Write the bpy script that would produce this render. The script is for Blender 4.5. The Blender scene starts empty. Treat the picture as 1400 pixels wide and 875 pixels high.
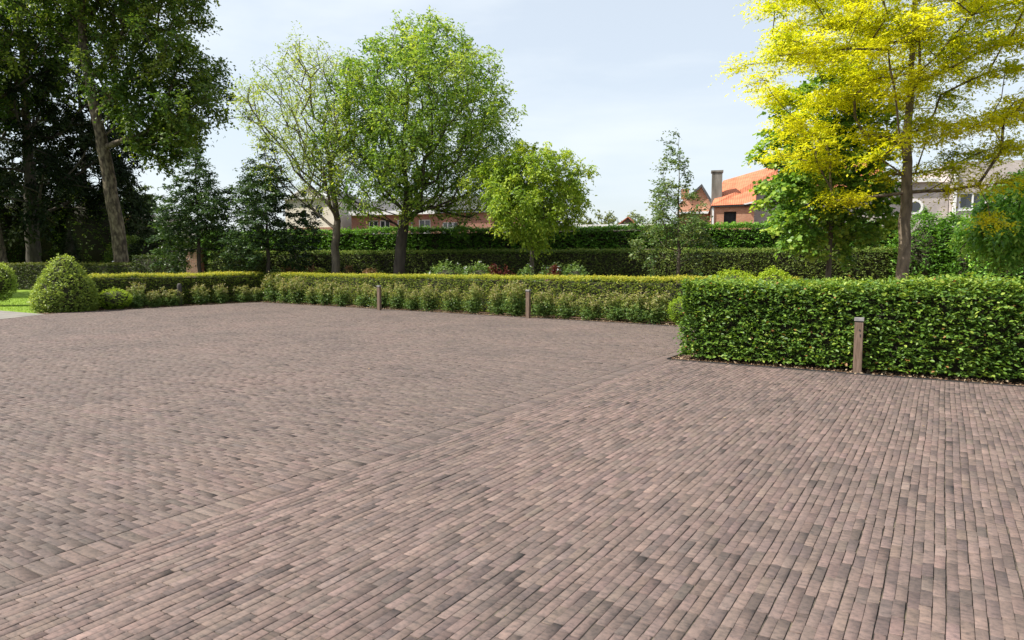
import bpy, math, random
import numpy as np
from math import radians as rad
from mathutils import Vector

# ---------------------------------------------------------------- camera, sky, sun, exposure
scene = bpy.context.scene
COL = scene.collection
YAW, PITCH, EYE, LENS = rad(32.3), rad(4.7), 1.6, 24.0
cam_data = bpy.data.cameras.new('camera'); cam_data.lens = LENS; cam_data.sensor_width = 36
cam_data.clip_start = 0.05; cam_data.clip_end = 3000
cam = bpy.data.objects.new('camera', cam_data); COL.objects.link(cam)
cam.location = (0, 0, EYE); cam.rotation_euler = (rad(90) - PITCH, 0, YAW)
scene.camera = cam

SUN_AZ = Vector((-0.77, -0.64, 0)).normalized()      # horizontal direction TOWARDS the sun
SUN_EL = rad(49)
world = bpy.data.worlds.new('World'); scene.world = world; world.use_nodes = True
wn, wl = world.node_tree.nodes, world.node_tree.links
for n in list(wn): wn.remove(n)
out = wn.new('ShaderNodeOutputWorld'); bg = wn.new('ShaderNodeBackground')
sky = wn.new('ShaderNodeTexSky'); sky.sky_type = 'NISHITA'; sky.sun_disc = False
sky.sun_elevation = SUN_EL
sky.sun_rotation = math.atan2(SUN_AZ.x, SUN_AZ.y)
sky.altitude = 0; sky.air_density = 1.0; sky.dust_density = 2.2; sky.ozone_density = 1.4
tc = wn.new('ShaderNodeTexCoord'); mp = wn.new('ShaderNodeMapping'); mp.inputs['Scale'].default_value = (0.8, 2.2, 5.5)
mp.inputs['Rotation'].default_value = (0.25, 0.2, 0.6)
cn = wn.new('ShaderNodeTexNoise'); cn.inputs['Scale'].default_value = 1.6; cn.inputs['Detail'].default_value = 7; cn.inputs['Roughness'].default_value = 0.55
cr = wn.new('ShaderNodeValToRGB'); cr.color_ramp.elements[0].position = 0.42; cr.color_ramp.elements[0].color = (0.58, 0.58, 0.58, 1)
cr.color_ramp.elements[1].position = 0.72; cr.color_ramp.elements[1].color = (0.86, 0.86, 0.86, 1)
mx = wn.new('ShaderNodeMix'); mx.data_type = 'RGBA'
CLOUD = (5.25, 5.62, 5.85, 1)
mx.inputs['B'].default_value = CLOUD
wl.new(tc.outputs['Generated'], mp.inputs['Vector']); wl.new(mp.outputs['Vector'], cn.inputs['Vector'])
wl.new(cn.outputs['Fac'], cr.inputs['Fac']); wl.new(cr.outputs['Color'], mx.inputs['Factor'])
wl.new(sky.outputs['Color'], mx.inputs['A']); wl.new(mx.outputs['Result'], bg.inputs['Color'])
bg.inputs['Strength'].default_value = 0.095
wl.new(bg.outputs['Background'], out.inputs['Surface'])

sd = bpy.data.lights.new('sun', 'SUN'); sd.energy = 4.2; sd.angle = rad(0.53); sd.color = (1.0, 0.945, 0.86)
sun = bpy.data.objects.new('sun', sd); COL.objects.link(sun)
sv = Vector((SUN_AZ.x * math.cos(SUN_EL), SUN_AZ.y * math.cos(SUN_EL), math.sin(SUN_EL)))
sun.rotation_euler = sv.to_track_quat('Z', 'Y').to_euler(); sun.location = (-30, -20, 40)

vs = scene.view_settings; vs.view_transform = 'Standard'; vs.look = 'None'; vs.gamma = 1; vs.use_curve_mapping = False
vs.exposure = 1.0
scene.render.engine = 'CYCLES'
scene.cycles.max_bounces = 8; scene.cycles.transmission_bounces = 4; scene.cycles.transparent_max_bounces = 4

# ---------------------------------------------------------------- helpers
F = 24 / 36 * 1400
RNG = np.random.default_rng(7)

def at(px, d):
    """ground position d metres ahead of the camera in the direction of a column of the photo"""
    l = (px - 700) / F * d * math.cos(PITCH)
    return Vector((-math.sin(YAW) * d + math.cos(YAW) * l, math.cos(YAW) * d + math.sin(YAW) * l, 0))

def hz(py, d):
    """height of something seen at a row of the photo, d metres ahead"""
    a = math.atan((437.5 - py) / F) - PITCH
    return EYE + d * math.tan(a)

def tag(o, label=None, cat=None, group=None, kind=None):
    if label: o['label'] = label
    if cat: o['category'] = cat
    if group: o['group'] = group
    if kind: o['kind'] = kind
    return o

def empty(name, loc=(0, 0, 0), rz=0):
    o = bpy.data.objects.new(name, None); COL.objects.link(o)
    o.location = loc; o.rotation_euler = (0, 0, rz); o.empty_display_size = 0.3
    return o

def mesh_obj(name, verts, faces, mat, parent=None, smooth=False, attrs=None, loc=None):
    me = bpy.data.meshes.new(name); me.from_pydata([tuple(v) for v in verts], [], faces)
    me.materials.append(mat)
    if smooth: me.polygons.foreach_set('use_smooth', np.ones(len(me.polygons), dtype=bool))
    me.update()
    o = bpy.data.objects.new(name, me); COL.objects.link(o)
    if parent: o.parent = parent
    if loc is not None: o.location = loc
    return o

def fast_obj(name, V, loops, totals, mat, parent=None, attrs=None, smooth=False, colors=None):
    me = bpy.data.meshes.new(name)
    V = np.asarray(V, dtype=np.float32); loops = np.asarray(loops, dtype=np.int32); totals = np.asarray(totals, dtype=np.int32)
    me.vertices.add(len(V)); me.vertices.foreach_set('co', V.ravel())
    me.loops.add(len(loops)); me.loops.foreach_set('vertex_index', loops)
    me.polygons.add(len(totals))
    starts = np.concatenate([[0], np.cumsum(totals)[:-1]]).astype(np.int32)
    me.polygons.foreach_set('loop_start', starts); me.polygons.foreach_set('loop_total', totals)
    if smooth: me.polygons.foreach_set('use_smooth', np.ones(len(totals), dtype=bool))
    me.update(calc_edges=True)
    for k, a in (attrs or {}).items():
        at_ = me.attributes.new(k, 'FLOAT', 'POINT'); at_.data.foreach_set('value', np.asarray(a, dtype=np.float32))
    if colors is not None:
        ca = me.attributes.new('tone', 'FLOAT_COLOR', 'POINT'); ca.data.foreach_set('color', np.asarray(colors, dtype=np.float32).ravel())
    me.materials.append(mat)
    o = bpy.data.objects.new(name, me); COL.objects.link(o)
    if parent: o.parent = parent
    return o

class MB:
    """collects boxes, prisms and tubes, links them as one mesh"""
    def __init__(s): s.v = []; s.f = []
    def poly(s, pts, faces):
        b = len(s.v); s.v += [tuple(p) for p in pts]; s.f += [tuple(b + i for i in f) for f in faces]; return s
    def box(s, x0, x1, y0, y1, z0, z1):
        return s.poly([(x0,y0,z0),(x1,y0,z0),(x1,y1,z0),(x0,y1,z0),(x0,y0,z1),(x1,y0,z1),(x1,y1,z1),(x0,y1,z1)],
                      [(0,3,2,1),(4,5,6,7),(0,1,5,4),(1,2,6,5),(2,3,7,6),(3,0,4,7)])
    def extrude(s, prof, y0, y1):
        n = len(prof)
        pts = [(x, y0, z) for x, z in prof] + [(x, y1, z) for x, z in prof]
        fs = [tuple(range(n)), tuple(range(2*n-1, n-1, -1))] + [(i, i+n, (i+1) % n + n, (i+1) % n) for i in range(n)]
        return s.poly(pts, fs)
    def lathe(s, prof, c=(0, 0), n=24):
        pts = [(c[0] + r*math.cos(2*math.pi*k/n), c[1] + r*math.sin(2*math.pi*k/n), z) for r, z in prof for k in range(n)]
        fs = [(i*n+k, i*n+(k+1) % n, (i+1)*n+(k+1) % n, (i+1)*n+k) for i in range(len(prof)-1) for k in range(n)]
        fs += [tuple(range(n))[::-1], tuple(range((len(prof)-1)*n, len(prof)*n))]
        return s.poly(pts, fs)
    def wall(s, x0, x1, z0, z1, y0, y1, holes=()):
        xs = sorted({x0, x1, *[h[0] for h in holes], *[h[1] for h in holes]})
        zs = sorted({z0, z1, *[h[2] for h in holes], *[h[3] for h in holes]})
        for a, b in zip(xs, xs[1:]):
            for c, d in zip(zs, zs[1:]):
                mxp, mz = (a+b)/2, (c+d)/2
                if any(h[0] < mxp < h[1] and h[2] < mz < h[3] for h in holes): continue
                s.box(a, b, y0, y1, c, d)
        return s
    def build(s, name, mat, parent=None, smooth=False, bevel=0):
        o = mesh_obj(name, s.v, s.f, mat, parent, smooth)
        if bevel:
            m = o.modifiers.new('bevel', 'BEVEL'); m.width = bevel; m.segments = 2; m.limit_method = 'ANGLE'
        return o

# ---------------------------------------------------------------- materials
def new_mat(name):
    m = bpy.data.materials.new(name); m.use_nodes = True
    nt = m.node_tree
    for n in list(nt.nodes): nt.nodes.remove(n)
    o = nt.nodes.new('ShaderNodeOutputMaterial'); b = nt.nodes.new('ShaderNodeBsdfPrincipled')
    nt.links.new(b.outputs[0], o.inputs[0])
    return m, nt, b, o

def ramp(nt, stops):
    r = nt.nodes.new('ShaderNodeValToRGB'); e = r.color_ramp.elements
    while len(e) < len(stops): e.new(0.5)
    for k, (p, c) in enumerate(stops): e[k].position = p; e[k].color = (*c, 1)
    return r

def leaf_mat(name, cols, trans=0.35, rough=0.5, tcol=None, spec=0.4, gain=1.0):
    cols = [(p, tuple(min(.85, v*gain*(k if c[1] >= c[0]*.95 and c[1] > c[2]*1.5 else 1)) for v, k in zip(c, (1.08, 1, .78)))) for p, c in cols]
    spec *= .65
    m, nt, b, o = new_mat(name)
    a = nt.nodes.new('ShaderNodeAttribute'); a.attribute_name = 'tint'
    r = ramp(nt, cols); nt.links.new(a.outputs['Fac'], r.inputs['Fac'])
    nt.links.new(r.outputs['Color'], b.inputs['Base Color'])
    b.inputs['Roughness'].default_value = rough; b.inputs['Specular IOR Level'].default_value = spec
    t = nt.nodes.new('ShaderNodeBsdfTranslucent')
    mc = nt.nodes.new('ShaderNodeMix'); mc.data_type = 'RGBA'; mc.blend_type = 'MULTIPLY'; mc.inputs['Factor'].default_value = 1
    nt.links.new(r.outputs['Color'], mc.inputs['A']); mc.inputs['B'].default_value = (*(tcol or (1.5, 1.45, 0.6)), 1)
    nt.links.new(mc.outputs['Result'], t.inputs['Color'])
    ms = nt.nodes.new('ShaderNodeMixShader'); ms.inputs[0].default_value = trans
    nt.links.new(b.outputs[0], ms.inputs[1]); nt.links.new(t.outputs[0], ms.inputs[2]); nt.links.new(ms.outputs[0], o.inputs[0])
    return m

def noise_mat(name, stops, scale=5, detail=6, rough=0.85, bump=0.3, bscale=None, stretch=(1,1,1), spec=0.3, dist=0.02):
    m, nt, b, o = new_mat(name)
    tcn = nt.nodes.new('ShaderNodeTexCoord'); mpn = nt.nodes.new('ShaderNodeMapping'); mpn.inputs['Scale'].default_value = stretch
    nt.links.new(tcn.outputs['Object'], mpn.inputs['Vector'])
    n = nt.nodes.new('ShaderNodeTexNoise'); n.inputs['Scale'].default_value = scale; n.inputs['Detail'].default_value = detail
    nt.links.new(mpn.outputs[0], n.inputs['Vector'])
    r = ramp(nt, stops); nt.links.new(n.outputs['Fac'], r.inputs['Fac']); nt.links.new(r.outputs['Color'], b.inputs['Base Color'])
    b.inputs['Roughness'].default_value = rough; b.inputs['Specular IOR Level'].default_value = spec
    if bump:
        n2 = nt.nodes.new('ShaderNodeTexNoise'); n2.inputs['Scale'].default_value = bscale or scale*3; n2.inputs['Detail'].default_value = 5
        nt.links.new(mpn.outputs[0], n2.inputs['Vector'])
        bm = nt.nodes.new('ShaderNodeBump'); bm.inputs['Strength'].default_value = bump; bm.inputs['Distance'].default_value = dist
        nt.links.new(n2.outputs['Fac'], bm.inputs['Height']); nt.links.new(bm.outputs[0], b.inputs['Normal'])
    return m

def brick_mat(name, c1, c2, mortar, bw=0.21, bh=0.065, axis='XZ', mort=0.006):
    m, nt, b, o = new_mat(name)
    tcn = nt.nodes.new('ShaderNodeTexCoord')
    sx = nt.nodes.new('ShaderNodeSeparateXYZ'); cx = nt.nodes.new('ShaderNodeCombineXYZ')
    nt.links.new(tcn.outputs['Object'], sx.inputs[0])
    ad = nt.nodes.new('ShaderNodeMath'); nt.links.new(sx.outputs['X'], ad.inputs[0]); nt.links.new(sx.outputs['Y'], ad.inputs[1])
    nt.links.new(ad.outputs[0], cx.inputs['X']); nt.links.new(sx.outputs['Z'], cx.inputs['Y'])
    br = nt.nodes.new('ShaderNodeTexBrick'); br.inputs['Scale'].default_value = 1
    br.inputs['Color1'].default_value = (*c1, 1); br.inputs['Color2'].default_value = (*c2, 1); br.inputs['Mortar'].default_value = (*mortar, 1)
    br.inputs['Brick Width'].default_value = bw; br.inputs['Row Height'].default_value = bh; br.inputs['Mortar Size'].default_value = mort
    nt.links.new(cx.outputs[0], br.inputs['Vector'])
    n = nt.nodes.new('ShaderNodeTexNoise'); n.inputs['Scale'].default_value = 1.3; n.inputs['Detail'].default_value = 6
    nt.links.new(tcn.outputs['Object'], n.inputs['Vector'])
    r = ramp(nt, [(0.3, (0.75, 0.75, 0.75)), (0.7, (1.15, 1.12, 1.1))]); nt.links.new(n.outputs['Fac'], r.inputs['Fac'])
    mc = nt.nodes.new('ShaderNodeMix'); mc.data_type = 'RGBA'; mc.blend_type = 'MULTIPLY'; mc.inputs['Factor'].default_value = 1
    nt.links.new(br.outputs['Color'], mc.inputs['A']); nt.links.new(r.outputs['Color'], mc.inputs['B'])
    nt.links.new(mc.outputs['Result'], b.inputs['Base Color'])
    bm = nt.nodes.new('ShaderNodeBump'); bm.inputs['Strength'].default_value = 0.5; bm.inputs['Distance'].default_value = 0.006; bm.invert = True
    nt.links.new(br.outputs['Fac'], bm.inputs['Height']); nt.links.new(bm.outputs[0], b.inputs['Normal'])
    b.inputs['Roughness'].default_value = 0.9
    return m

def paver_mat(name, dark=0.0):
    m, nt, b, o = new_mat(name)
    a = nt.nodes.new('ShaderNodeAttribute'); a.attribute_name = 'tone'
    tcn = nt.nodes.new('ShaderNodeTexCoord')
    # fine grain, darker burnt smudges on single bricks, broad weathering of the yard
    def nz(scale, det, ro=0.5):
        n = nt.nodes.new('ShaderNodeTexNoise'); n.inputs['Scale'].default_value = scale; n.inputs['Detail'].default_value = det
        n.inputs['Roughness'].default_value = ro; nt.links.new(tcn.outputs['Object'], n.inputs['Vector']); return n
    g = nz(260, 3, 0.7); s = nz(34, 4, 0.6); w = nz(0.55, 5, 0.6)
    def mul(x, y, blend='MULTIPLY', fac=1.0):
        c = nt.nodes.new('ShaderNodeMix'); c.data_type = 'RGBA'; c.blend_type = blend; c.inputs['Factor'].default_value = fac
        nt.links.new(x, c.inputs['A']); nt.links.new(y, c.inputs['B']); return c.outputs['Result']
    rg = ramp(nt, [(0.25, (0.86,)*3), (0.75, (1.12,)*3)]); nt.links.new(g.outputs['Fac'], rg.inputs['Fac'])
    rs = ramp(nt, [(0.36, (0.74, 0.76, 0.78)), (0.5, (1, 1, 1)), (0.68, (1.12, 1.1, 1.08))]); nt.links.new(s.outputs['Fac'], rs.inputs['Fac'])
    rw = ramp(nt, [(0.34, (0.84, 0.86, 0.86)), (0.5, (0.99, 1.0, 0.98)), (0.66, (1.1, 1.07, 1.05))]); nt.links.new(w.outputs['Fac'], rw.inputs['Fac'])
    mt = nt.nodes.new('ShaderNodeMapping'); mt.inputs['Scale'].default_value = (.28, 1, 1); nt.links.new(tcn.outputs['Object'], mt.inputs['Vector'])
    t = nz(42, 5, .65); nt.links.new(mt.outputs[0], t.inputs['Vector'])
    rt = ramp(nt, [(0.38, (0.72, 0.74, 0.75)), (0.48, (0.97, 0.97, 0.97)), (0.7, (1.12, 1.1, 1.09))]); nt.links.new(t.outputs['Fac'], rt.inputs['Fac'])
    c = mul(mul(mul(mul(a.outputs['Color'], rt.outputs['Color']), rg.outputs['Color']), rs.outputs['Color']), rw.outputs['Color'])
    nt.links.new(c, b.inputs['Base Color'])
    b.inputs['Roughness'].default_value = 0.82; b.inputs['Specular IOR Level'].default_value = 0.35
    n2 = nz(140, 4, 0.6)
    bm = nt.nodes.new('ShaderNodeBump'); bm.inputs['Strength'].default_value = 0.35; bm.inputs['Distance'].default_value = 0.002
    nt.links.new(n2.outputs['Fac'], bm.inputs['Height']); nt.links.new(bm.outputs[0], b.inputs['Normal'])
    return m

def glass_mat(name='window_glass', col=(0.03, 0.035, 0.04)):
    m, nt, b, o = new_mat(name); b.inputs['Base Color'].default_value = (*col, 1)
    b.inputs['Roughness'].default_value = 0.06; b.inputs['Specular IOR Level'].default_value = 0.8
    n = nt.nodes.new('ShaderNodeTexNoise'); n.inputs['Scale'].default_value = 1.2
    bm = nt.nodes.new('ShaderNodeBump'); bm.inputs['Strength'].default_value = 0.05; nt.links.new(n.outputs['Fac'], bm.inputs['Height']); nt.links.new(bm.outputs[0], b.inputs['Normal'])
    return m

def tile_mat(name, stops, sc=9):
    m = noise_mat(name, stops, scale=2.2, bump=0)
    nt = m.node_tree; b = next(n for n in nt.nodes if n.type == 'BSDF_PRINCIPLED')
    tcn = nt.nodes.new('ShaderNodeTexCoord')
    w1 = nt.nodes.new('ShaderNodeTexWave'); w1.bands_direction = 'X'; w1.inputs['Scale'].default_value = sc/6.28*2.2
    w2 = nt.nodes.new('ShaderNodeTexWave'); w2.bands_direction = 'Z'; w2.wave_profile = 'SAW'; w2.inputs['Scale'].default_value = sc/6.28*2.0
    ad = nt.nodes.new('ShaderNodeMath')
    for w, k in ((w1, 0), (w2, 1)):
        nt.links.new(tcn.outputs['Object'], w.inputs['Vector']); nt.links.new(w.outputs['Fac'], ad.inputs[k])
    bm = nt.nodes.new('ShaderNodeBump'); bm.inputs['Strength'].default_value = 0.6; bm.inputs['Distance'].default_value = 0.03
    nt.links.new(ad.outputs[0], bm.inputs['Height']); nt.links.new(bm.outputs[0], b.inputs['Normal'])
    return m

M = {}
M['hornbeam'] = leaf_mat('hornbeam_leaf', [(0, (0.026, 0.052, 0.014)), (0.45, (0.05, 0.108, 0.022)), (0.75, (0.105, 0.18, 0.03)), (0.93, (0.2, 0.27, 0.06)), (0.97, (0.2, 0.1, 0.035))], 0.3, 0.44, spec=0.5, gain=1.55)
M['hornbeam_far'] = leaf_mat('hornbeam_leaf_far', [(0, (0.018, 0.045, 0.01)), (0.5, (0.038, 0.095, 0.015)), (1, (0.09, 0.18, 0.03))], 0.3, 0.45, gain=2.3)
M['olive_hedge'] = leaf_mat('olive_hedge_leaf', [(0, (0.022, 0.036, 0.012)), (0.5, (0.05, 0.08, 0.02)), (1, (0.11, 0.14, 0.045))], 0.25, 0.5, gain=2.6)
M['box_hedge'] = leaf_mat('box_leaf', [(0, (0.03, 0.055, 0.01)), (0.4, (0.078, 0.12, 0.02)), (0.75, (0.165, 0.2, 0.03)), (1, (0.26, 0.25, 0.05))], 0.3, 0.5, gain=1.9)
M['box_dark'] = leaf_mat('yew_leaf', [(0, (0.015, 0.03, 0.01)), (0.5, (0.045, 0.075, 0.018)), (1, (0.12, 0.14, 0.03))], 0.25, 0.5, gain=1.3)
M['cone'] = leaf_mat('holly_leaf', [(0, (0.03, 0.05, 0.014)), (0.5, (0.085, 0.125, 0.03)), (1, (0.19, 0.235, 0.065))], 0.28, 0.35, gain=2.6)
M['lime_ball'] = leaf_mat('lime_shrub_leaf', [(0, (0.05, 0.11, 0.012)), (0.5, (0.13, 0.22, 0.02)), (1, (0.25, 0.34, 0.04))], 0.35, 0.5, gain=1.5)
M['rose'] = leaf_mat('rose_leaf', [(0, (0.035, 0.075, 0.025)), (0.4, (0.08, 0.14, 0.045)), (0.72, (0.135, 0.17, 0.06)), (1, (0.25, 0.2, 0.11))], 0.3, 0.42, gain=1.5)
M['petal_pale'] = leaf_mat('pale_petal', [(0, (0.6, 0.55, 0.42)), (1, (0.8, 0.74, 0.66))], 0.3, 0.6, (1, 1, 1))
M['petal_white'] = leaf_mat('white_petal', [(0, (0.7, 0.72, 0.66)), (1, (0.85, 0.85, 0.82))], 0.3, 0.6, (1, 1, 1))
M['red_leaf'] = leaf_mat('red_leaf', [(0, (0.09, 0.012, 0.018)), (0.5, (0.22, 0.035, 0.035)), (1, (0.36, 0.1, 0.07))], 0.3, 0.5, (1.4, 0.8, 0.7), gain=0.4)
M['bronze_leaf'] = leaf_mat('bronze_leaf', [(0, (0.08, 0.09, 0.03)), (0.5, (0.2, 0.15, 0.06)), (1, (0.34, 0.16, 0.09))], 0.3, 0.5, (1.3, 1.0, 0.6))
M['flower_shrub'] = leaf_mat('flower_shrub_leaf', [(0, (0.04, 0.09, 0.03)), (0.5, (0.1, 0.19, 0.06)), (1, (0.2, 0.3, 0.11))], 0.3, 0.45)
M['ash'] = leaf_mat('ash_leaf', [(0, (0.035, 0.08, 0.018)), (0.5, (0.09, 0.16, 0.035)), (1, (0.2, 0.26, 0.07))], 0.5, 0.5, gain=1.8)
M['ash_pale'] = leaf_mat('pale_ash_leaf', [(0, (0.08, 0.13, 0.035)), (0.5, (0.15, 0.22, 0.06)), (1, (0.27, 0.33, 0.1))], 0.42, 0.5, gain=1.5)
M['lime_tree'] = leaf_mat('lime_tree_leaf', [(0, (0.06, 0.13, 0.018)), (0.5, (0.165, 0.265, 0.035)), (1, (0.34, 0.42, 0.08))], 0.42, 0.5, gain=1.3)
M['young_oak'] = leaf_mat('young_oak_leaf', [(0, (0.03, 0.06, 0.025)), (0.5, (0.07, 0.12, 0.045)), (1, (0.16, 0.2, 0.09))], 0.32, 0.4, gain=1.5)
M['maple'] = leaf_mat('maple_leaf', [(0, (0.035, 0.085, 0.02)), (0.5, (0.085, 0.17, 0.035)), (1, (0.24, 0.33, 0.08))], 0.4, 0.4, gain=1.75)
M['locust'] = leaf_mat('golden_locust_leaf', [(0, (0.2, 0.32, 0.02)), (0.25, (0.4, 0.5, 0.02)), (0.5, (0.66, 0.68, 0.025)), (0.8, (0.78, 0.78, 0.05)), (1, (0.85, 0.82, 0.1))], 0.58, 0.5, (1.0, 1.0, 0.6), gain=1.08)
M['pin_oak'] = leaf_mat('pin_oak_leaf', [(0, (0.018, 0.045, 0.02)), (0.5, (0.04, 0.085, 0.035)), (1, (0.08, 0.15, 0.055))], 0.3, 0.4, gain=0.95)  # gain lowered to put the shade on the oaks into the leaf colour
M['plane'] = leaf_mat('plane_leaf', [(0, (0.02, 0.045, 0.012)), (0.5, (0.045, 0.085, 0.02)), (1, (0.12, 0.16, 0.035))], 0.4, 0.5, gain=1.75)
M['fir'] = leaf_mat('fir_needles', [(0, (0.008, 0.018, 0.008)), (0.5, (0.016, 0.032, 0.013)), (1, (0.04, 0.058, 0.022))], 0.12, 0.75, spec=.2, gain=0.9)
M['far_conifer'] = leaf_mat('far_conifer_needles', [(0, (0.04, 0.075, 0.04)), (0.5, (0.08, 0.13, 0.06)), (1, (0.15, 0.2, 0.09))], 0.3, 0.6)
M['far_tree'] = leaf_mat('far_tree_leaf', [(0, (0.09, 0.13, 0.06)), (0.5, (0.17, 0.22, 0.1)), (1, (0.27, 0.32, 0.16))], 0.3, 0.6)  # leaf colours paled to stand in for distance haze
M['cherry'] = leaf_mat('cherry_leaf', [(0, (0.03, 0.085, 0.025)), (0.5, (0.085, 0.18, 0.045)), (1, (0.22, 0.32, 0.1))], 0.4, 0.4, gain=2.5)
M['bark'] = noise_mat('grey_bark', [(0.3, (0.05, 0.042, 0.032)), (0.7, (0.16, 0.135, 0.1))], 6, bump=0.9, bscale=14, stretch=(1, 1, 0.3), dist=0.03)
M['bark_dark'] = noise_mat('dark_bark', [(0.3, (0.03, 0.025, 0.02)), (0.7, (0.09, 0.075, 0.06))], 5, bump=0.9, bscale=14, stretch=(1, 1, 0.3), dist=0.03)
M['bark_plane'] = noise_mat('plane_bark', [(0.38, (0.04, 0.03, 0.02)), (0.5, (0.09, 0.07, 0.045)), (0.64, (0.17, 0.14, 0.09))], 7, bump=0.7, bscale=12, stretch=(1, 1, 0.45), dist=0.03)
M['bark_locust'] = noise_mat('locust_bark', [(0.3, (0.07, 0.055, 0.04)), (0.7, (0.21, 0.165, 0.115))], 8, bump=0.9, bscale=18, stretch=(1, 1, 0.4), dist=0.02)
M['twig'] = noise_mat('twigs', [(0.3, (0.018, 0.02, 0.01)), (0.7, (0.045, 0.04, 0.022))], 20, bump=0.5)
M['paver'] = paver_mat('clay_paver')
M['joint'] = noise_mat('joint_sand', [(0.38, (0.03, 0.026, 0.022)), (0.52, (0.075, 0.062, 0.05)), (0.7, (0.15, 0.125, 0.085))], 9, detail=8, rough=0.95, bump=0.4, bscale=200, dist=0.002)
M['soil'] = noise_mat('bark_mulch', [(0.3, (0.06, 0.035, 0.025)), (0.55, (0.14, 0.085, 0.055)), (0.75, (0.24, 0.16, 0.11))], 30, detail=8, rough=0.95, bump=0.8, bscale=60, dist=0.02)
M['ground'] = noise_mat('rough_ground', [(0.3, (0.035, 0.045, 0.018)), (0.7, (0.07, 0.085, 0.03))], 0.4, detail=8, bump=0.3, bscale=8)
M['lawn'] = noise_mat('mown_grass', [(0.3, (0.12, 0.2, 0.012)), (0.55, (0.17, 0.27, 0.016)), (0.75, (0.24, 0.34, 0.025))], 3.0, detail=9, bump=0.5, bscale=70, dist=0.02)
M['grass'] = leaf_mat('grass_blade', [(0, (0.07, 0.14, 0.015)), (0.5, (0.13, 0.24, 0.025)), (1, (0.22, 0.32, 0.05))], 0.35, 0.5)
M['path'] = brick_mat('pale_setts', (0.33, 0.32, 0.31), (0.42, 0.41, 0.39), (0.2, 0.19, 0.17), 0.14, 0.1)
M['litter'] = leaf_mat('dry_leaf', [(0, (0.12, 0.06, 0.035)), (0.5, (0.28, 0.19, 0.12)), (1, (0.45, 0.36, 0.24))], 0.15, 0.7, (1, 0.9, 0.7))
M['moss'] = leaf_mat('joint_moss', [(0, (0.07, 0.08, 0.02)), (0.6, (0.17, 0.17, 0.05)), (1, (0.34, 0.29, 0.17))], 0.15, 0.8, (1, 1, 0.7))
M['oak_post'] = noise_mat('weathered_hardwood', [(0.3, (0.09, 0.06, 0.042)), (0.7, (0.2, 0.14, 0.105))], 12, bump=0.4, stretch=(6, 6, 0.5), bscale=18, dist=0.004)
M['metal_cap'] = noise_mat('grey_metal_cap', [(0.3, (0.16, 0.15, 0.145)), (0.7, (0.28, 0.265, 0.26))], 15, rough=0.45, bump=0.05)
M['dark_iron'] = noise_mat('dark_iron', [(0.3, (0.02, 0.02, 0.022)), (0.7, (0.045, 0.045, 0.045))], 15, rough=0.5, bump=0.1)
M['dark_post'] = noise_mat('dark_stone_post', [(0.3, (0.04, 0.036, 0.034)), (0.7, (0.09, 0.08, 0.078))], 20, bump=0.3)
M['white_paint'] = noise_mat('white_paint', [(0.3, (0.72, 0.72, 0.71)), (0.7, (0.82, 0.82, 0.81))], 3, rough=0.5, bump=0.02)
M['cream'] = noise_mat('cream_render', [(0.3, (0.72, 0.65, 0.53)), (0.7, (0.82, 0.76, 0.64))], 1.2, bump=0.1, bscale=60)
M['brick_red'] = brick_mat('red_brick', (0.36, 0.14, 0.09), (0.42, 0.19, 0.13), (0.34, 0.28, 0.22))
M['brick_orange'] = brick_mat('orange_brick', (0.5, 0.2, 0.11), (0.58, 0.27, 0.16), (0.42, 0.33, 0.25))
M['brick_grey'] = brick_mat('grey_painted_brick', (0.46, 0.415, 0.395), (0.51, 0.465, 0.445), (0.42, 0.38, 0.36))
M['pillar_brick'] = brick_mat('pillar_brick', (0.3, 0.13, 0.09), (0.42, 0.2, 0.14), (0.38, 0.34, 0.3))
M['slate'] = tile_mat('slate_tiles', [(0.3, (0.07, 0.07, 0.075)), (0.7, (0.13, 0.125, 0.13))])
M['tile'] = tile_mat('orange_clay_tiles', [(0.3, (0.42, 0.125, 0.065)), (0.7, (0.6, 0.21, 0.11))])
M['brown_tile'] = tile_mat('brown_tiles', [(0.3, (0.12, 0.1, 0.09)), (0.7, (0.2, 0.17, 0.15))])
M['concrete'] = noise_mat('weathered_render', [(0.35, (0.13, 0.12, 0.1)), (0.65, (0.3, 0.28, 0.25))], 2.5, bump=0.2, stretch=(1, 1, 0.25))
M['lead'] = noise_mat('grey_roofing', [(0.3, (0.13, 0.14, 0.16)), (0.7, (0.22, 0.23, 0.25))], 3, rough=0.5, bump=0.1)
M['glass'] = glass_mat(); M['glass_sky'] = glass_mat('roof_glass', (0.12, 0.17, 0.24))
M['dark_void'] = noise_mat('dark_window', [(0.3, (0.015, 0.015, 0.016)), (0.7, (0.035, 0.035, 0.035))], 6, bump=0.1)  # near-black for the frame and pane of the dark window

# ---------------------------------------------------------------- leaves
def unit(v): return v / np.maximum(np.linalg.norm(v, axis=-1, keepdims=True), 1e-9)

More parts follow.
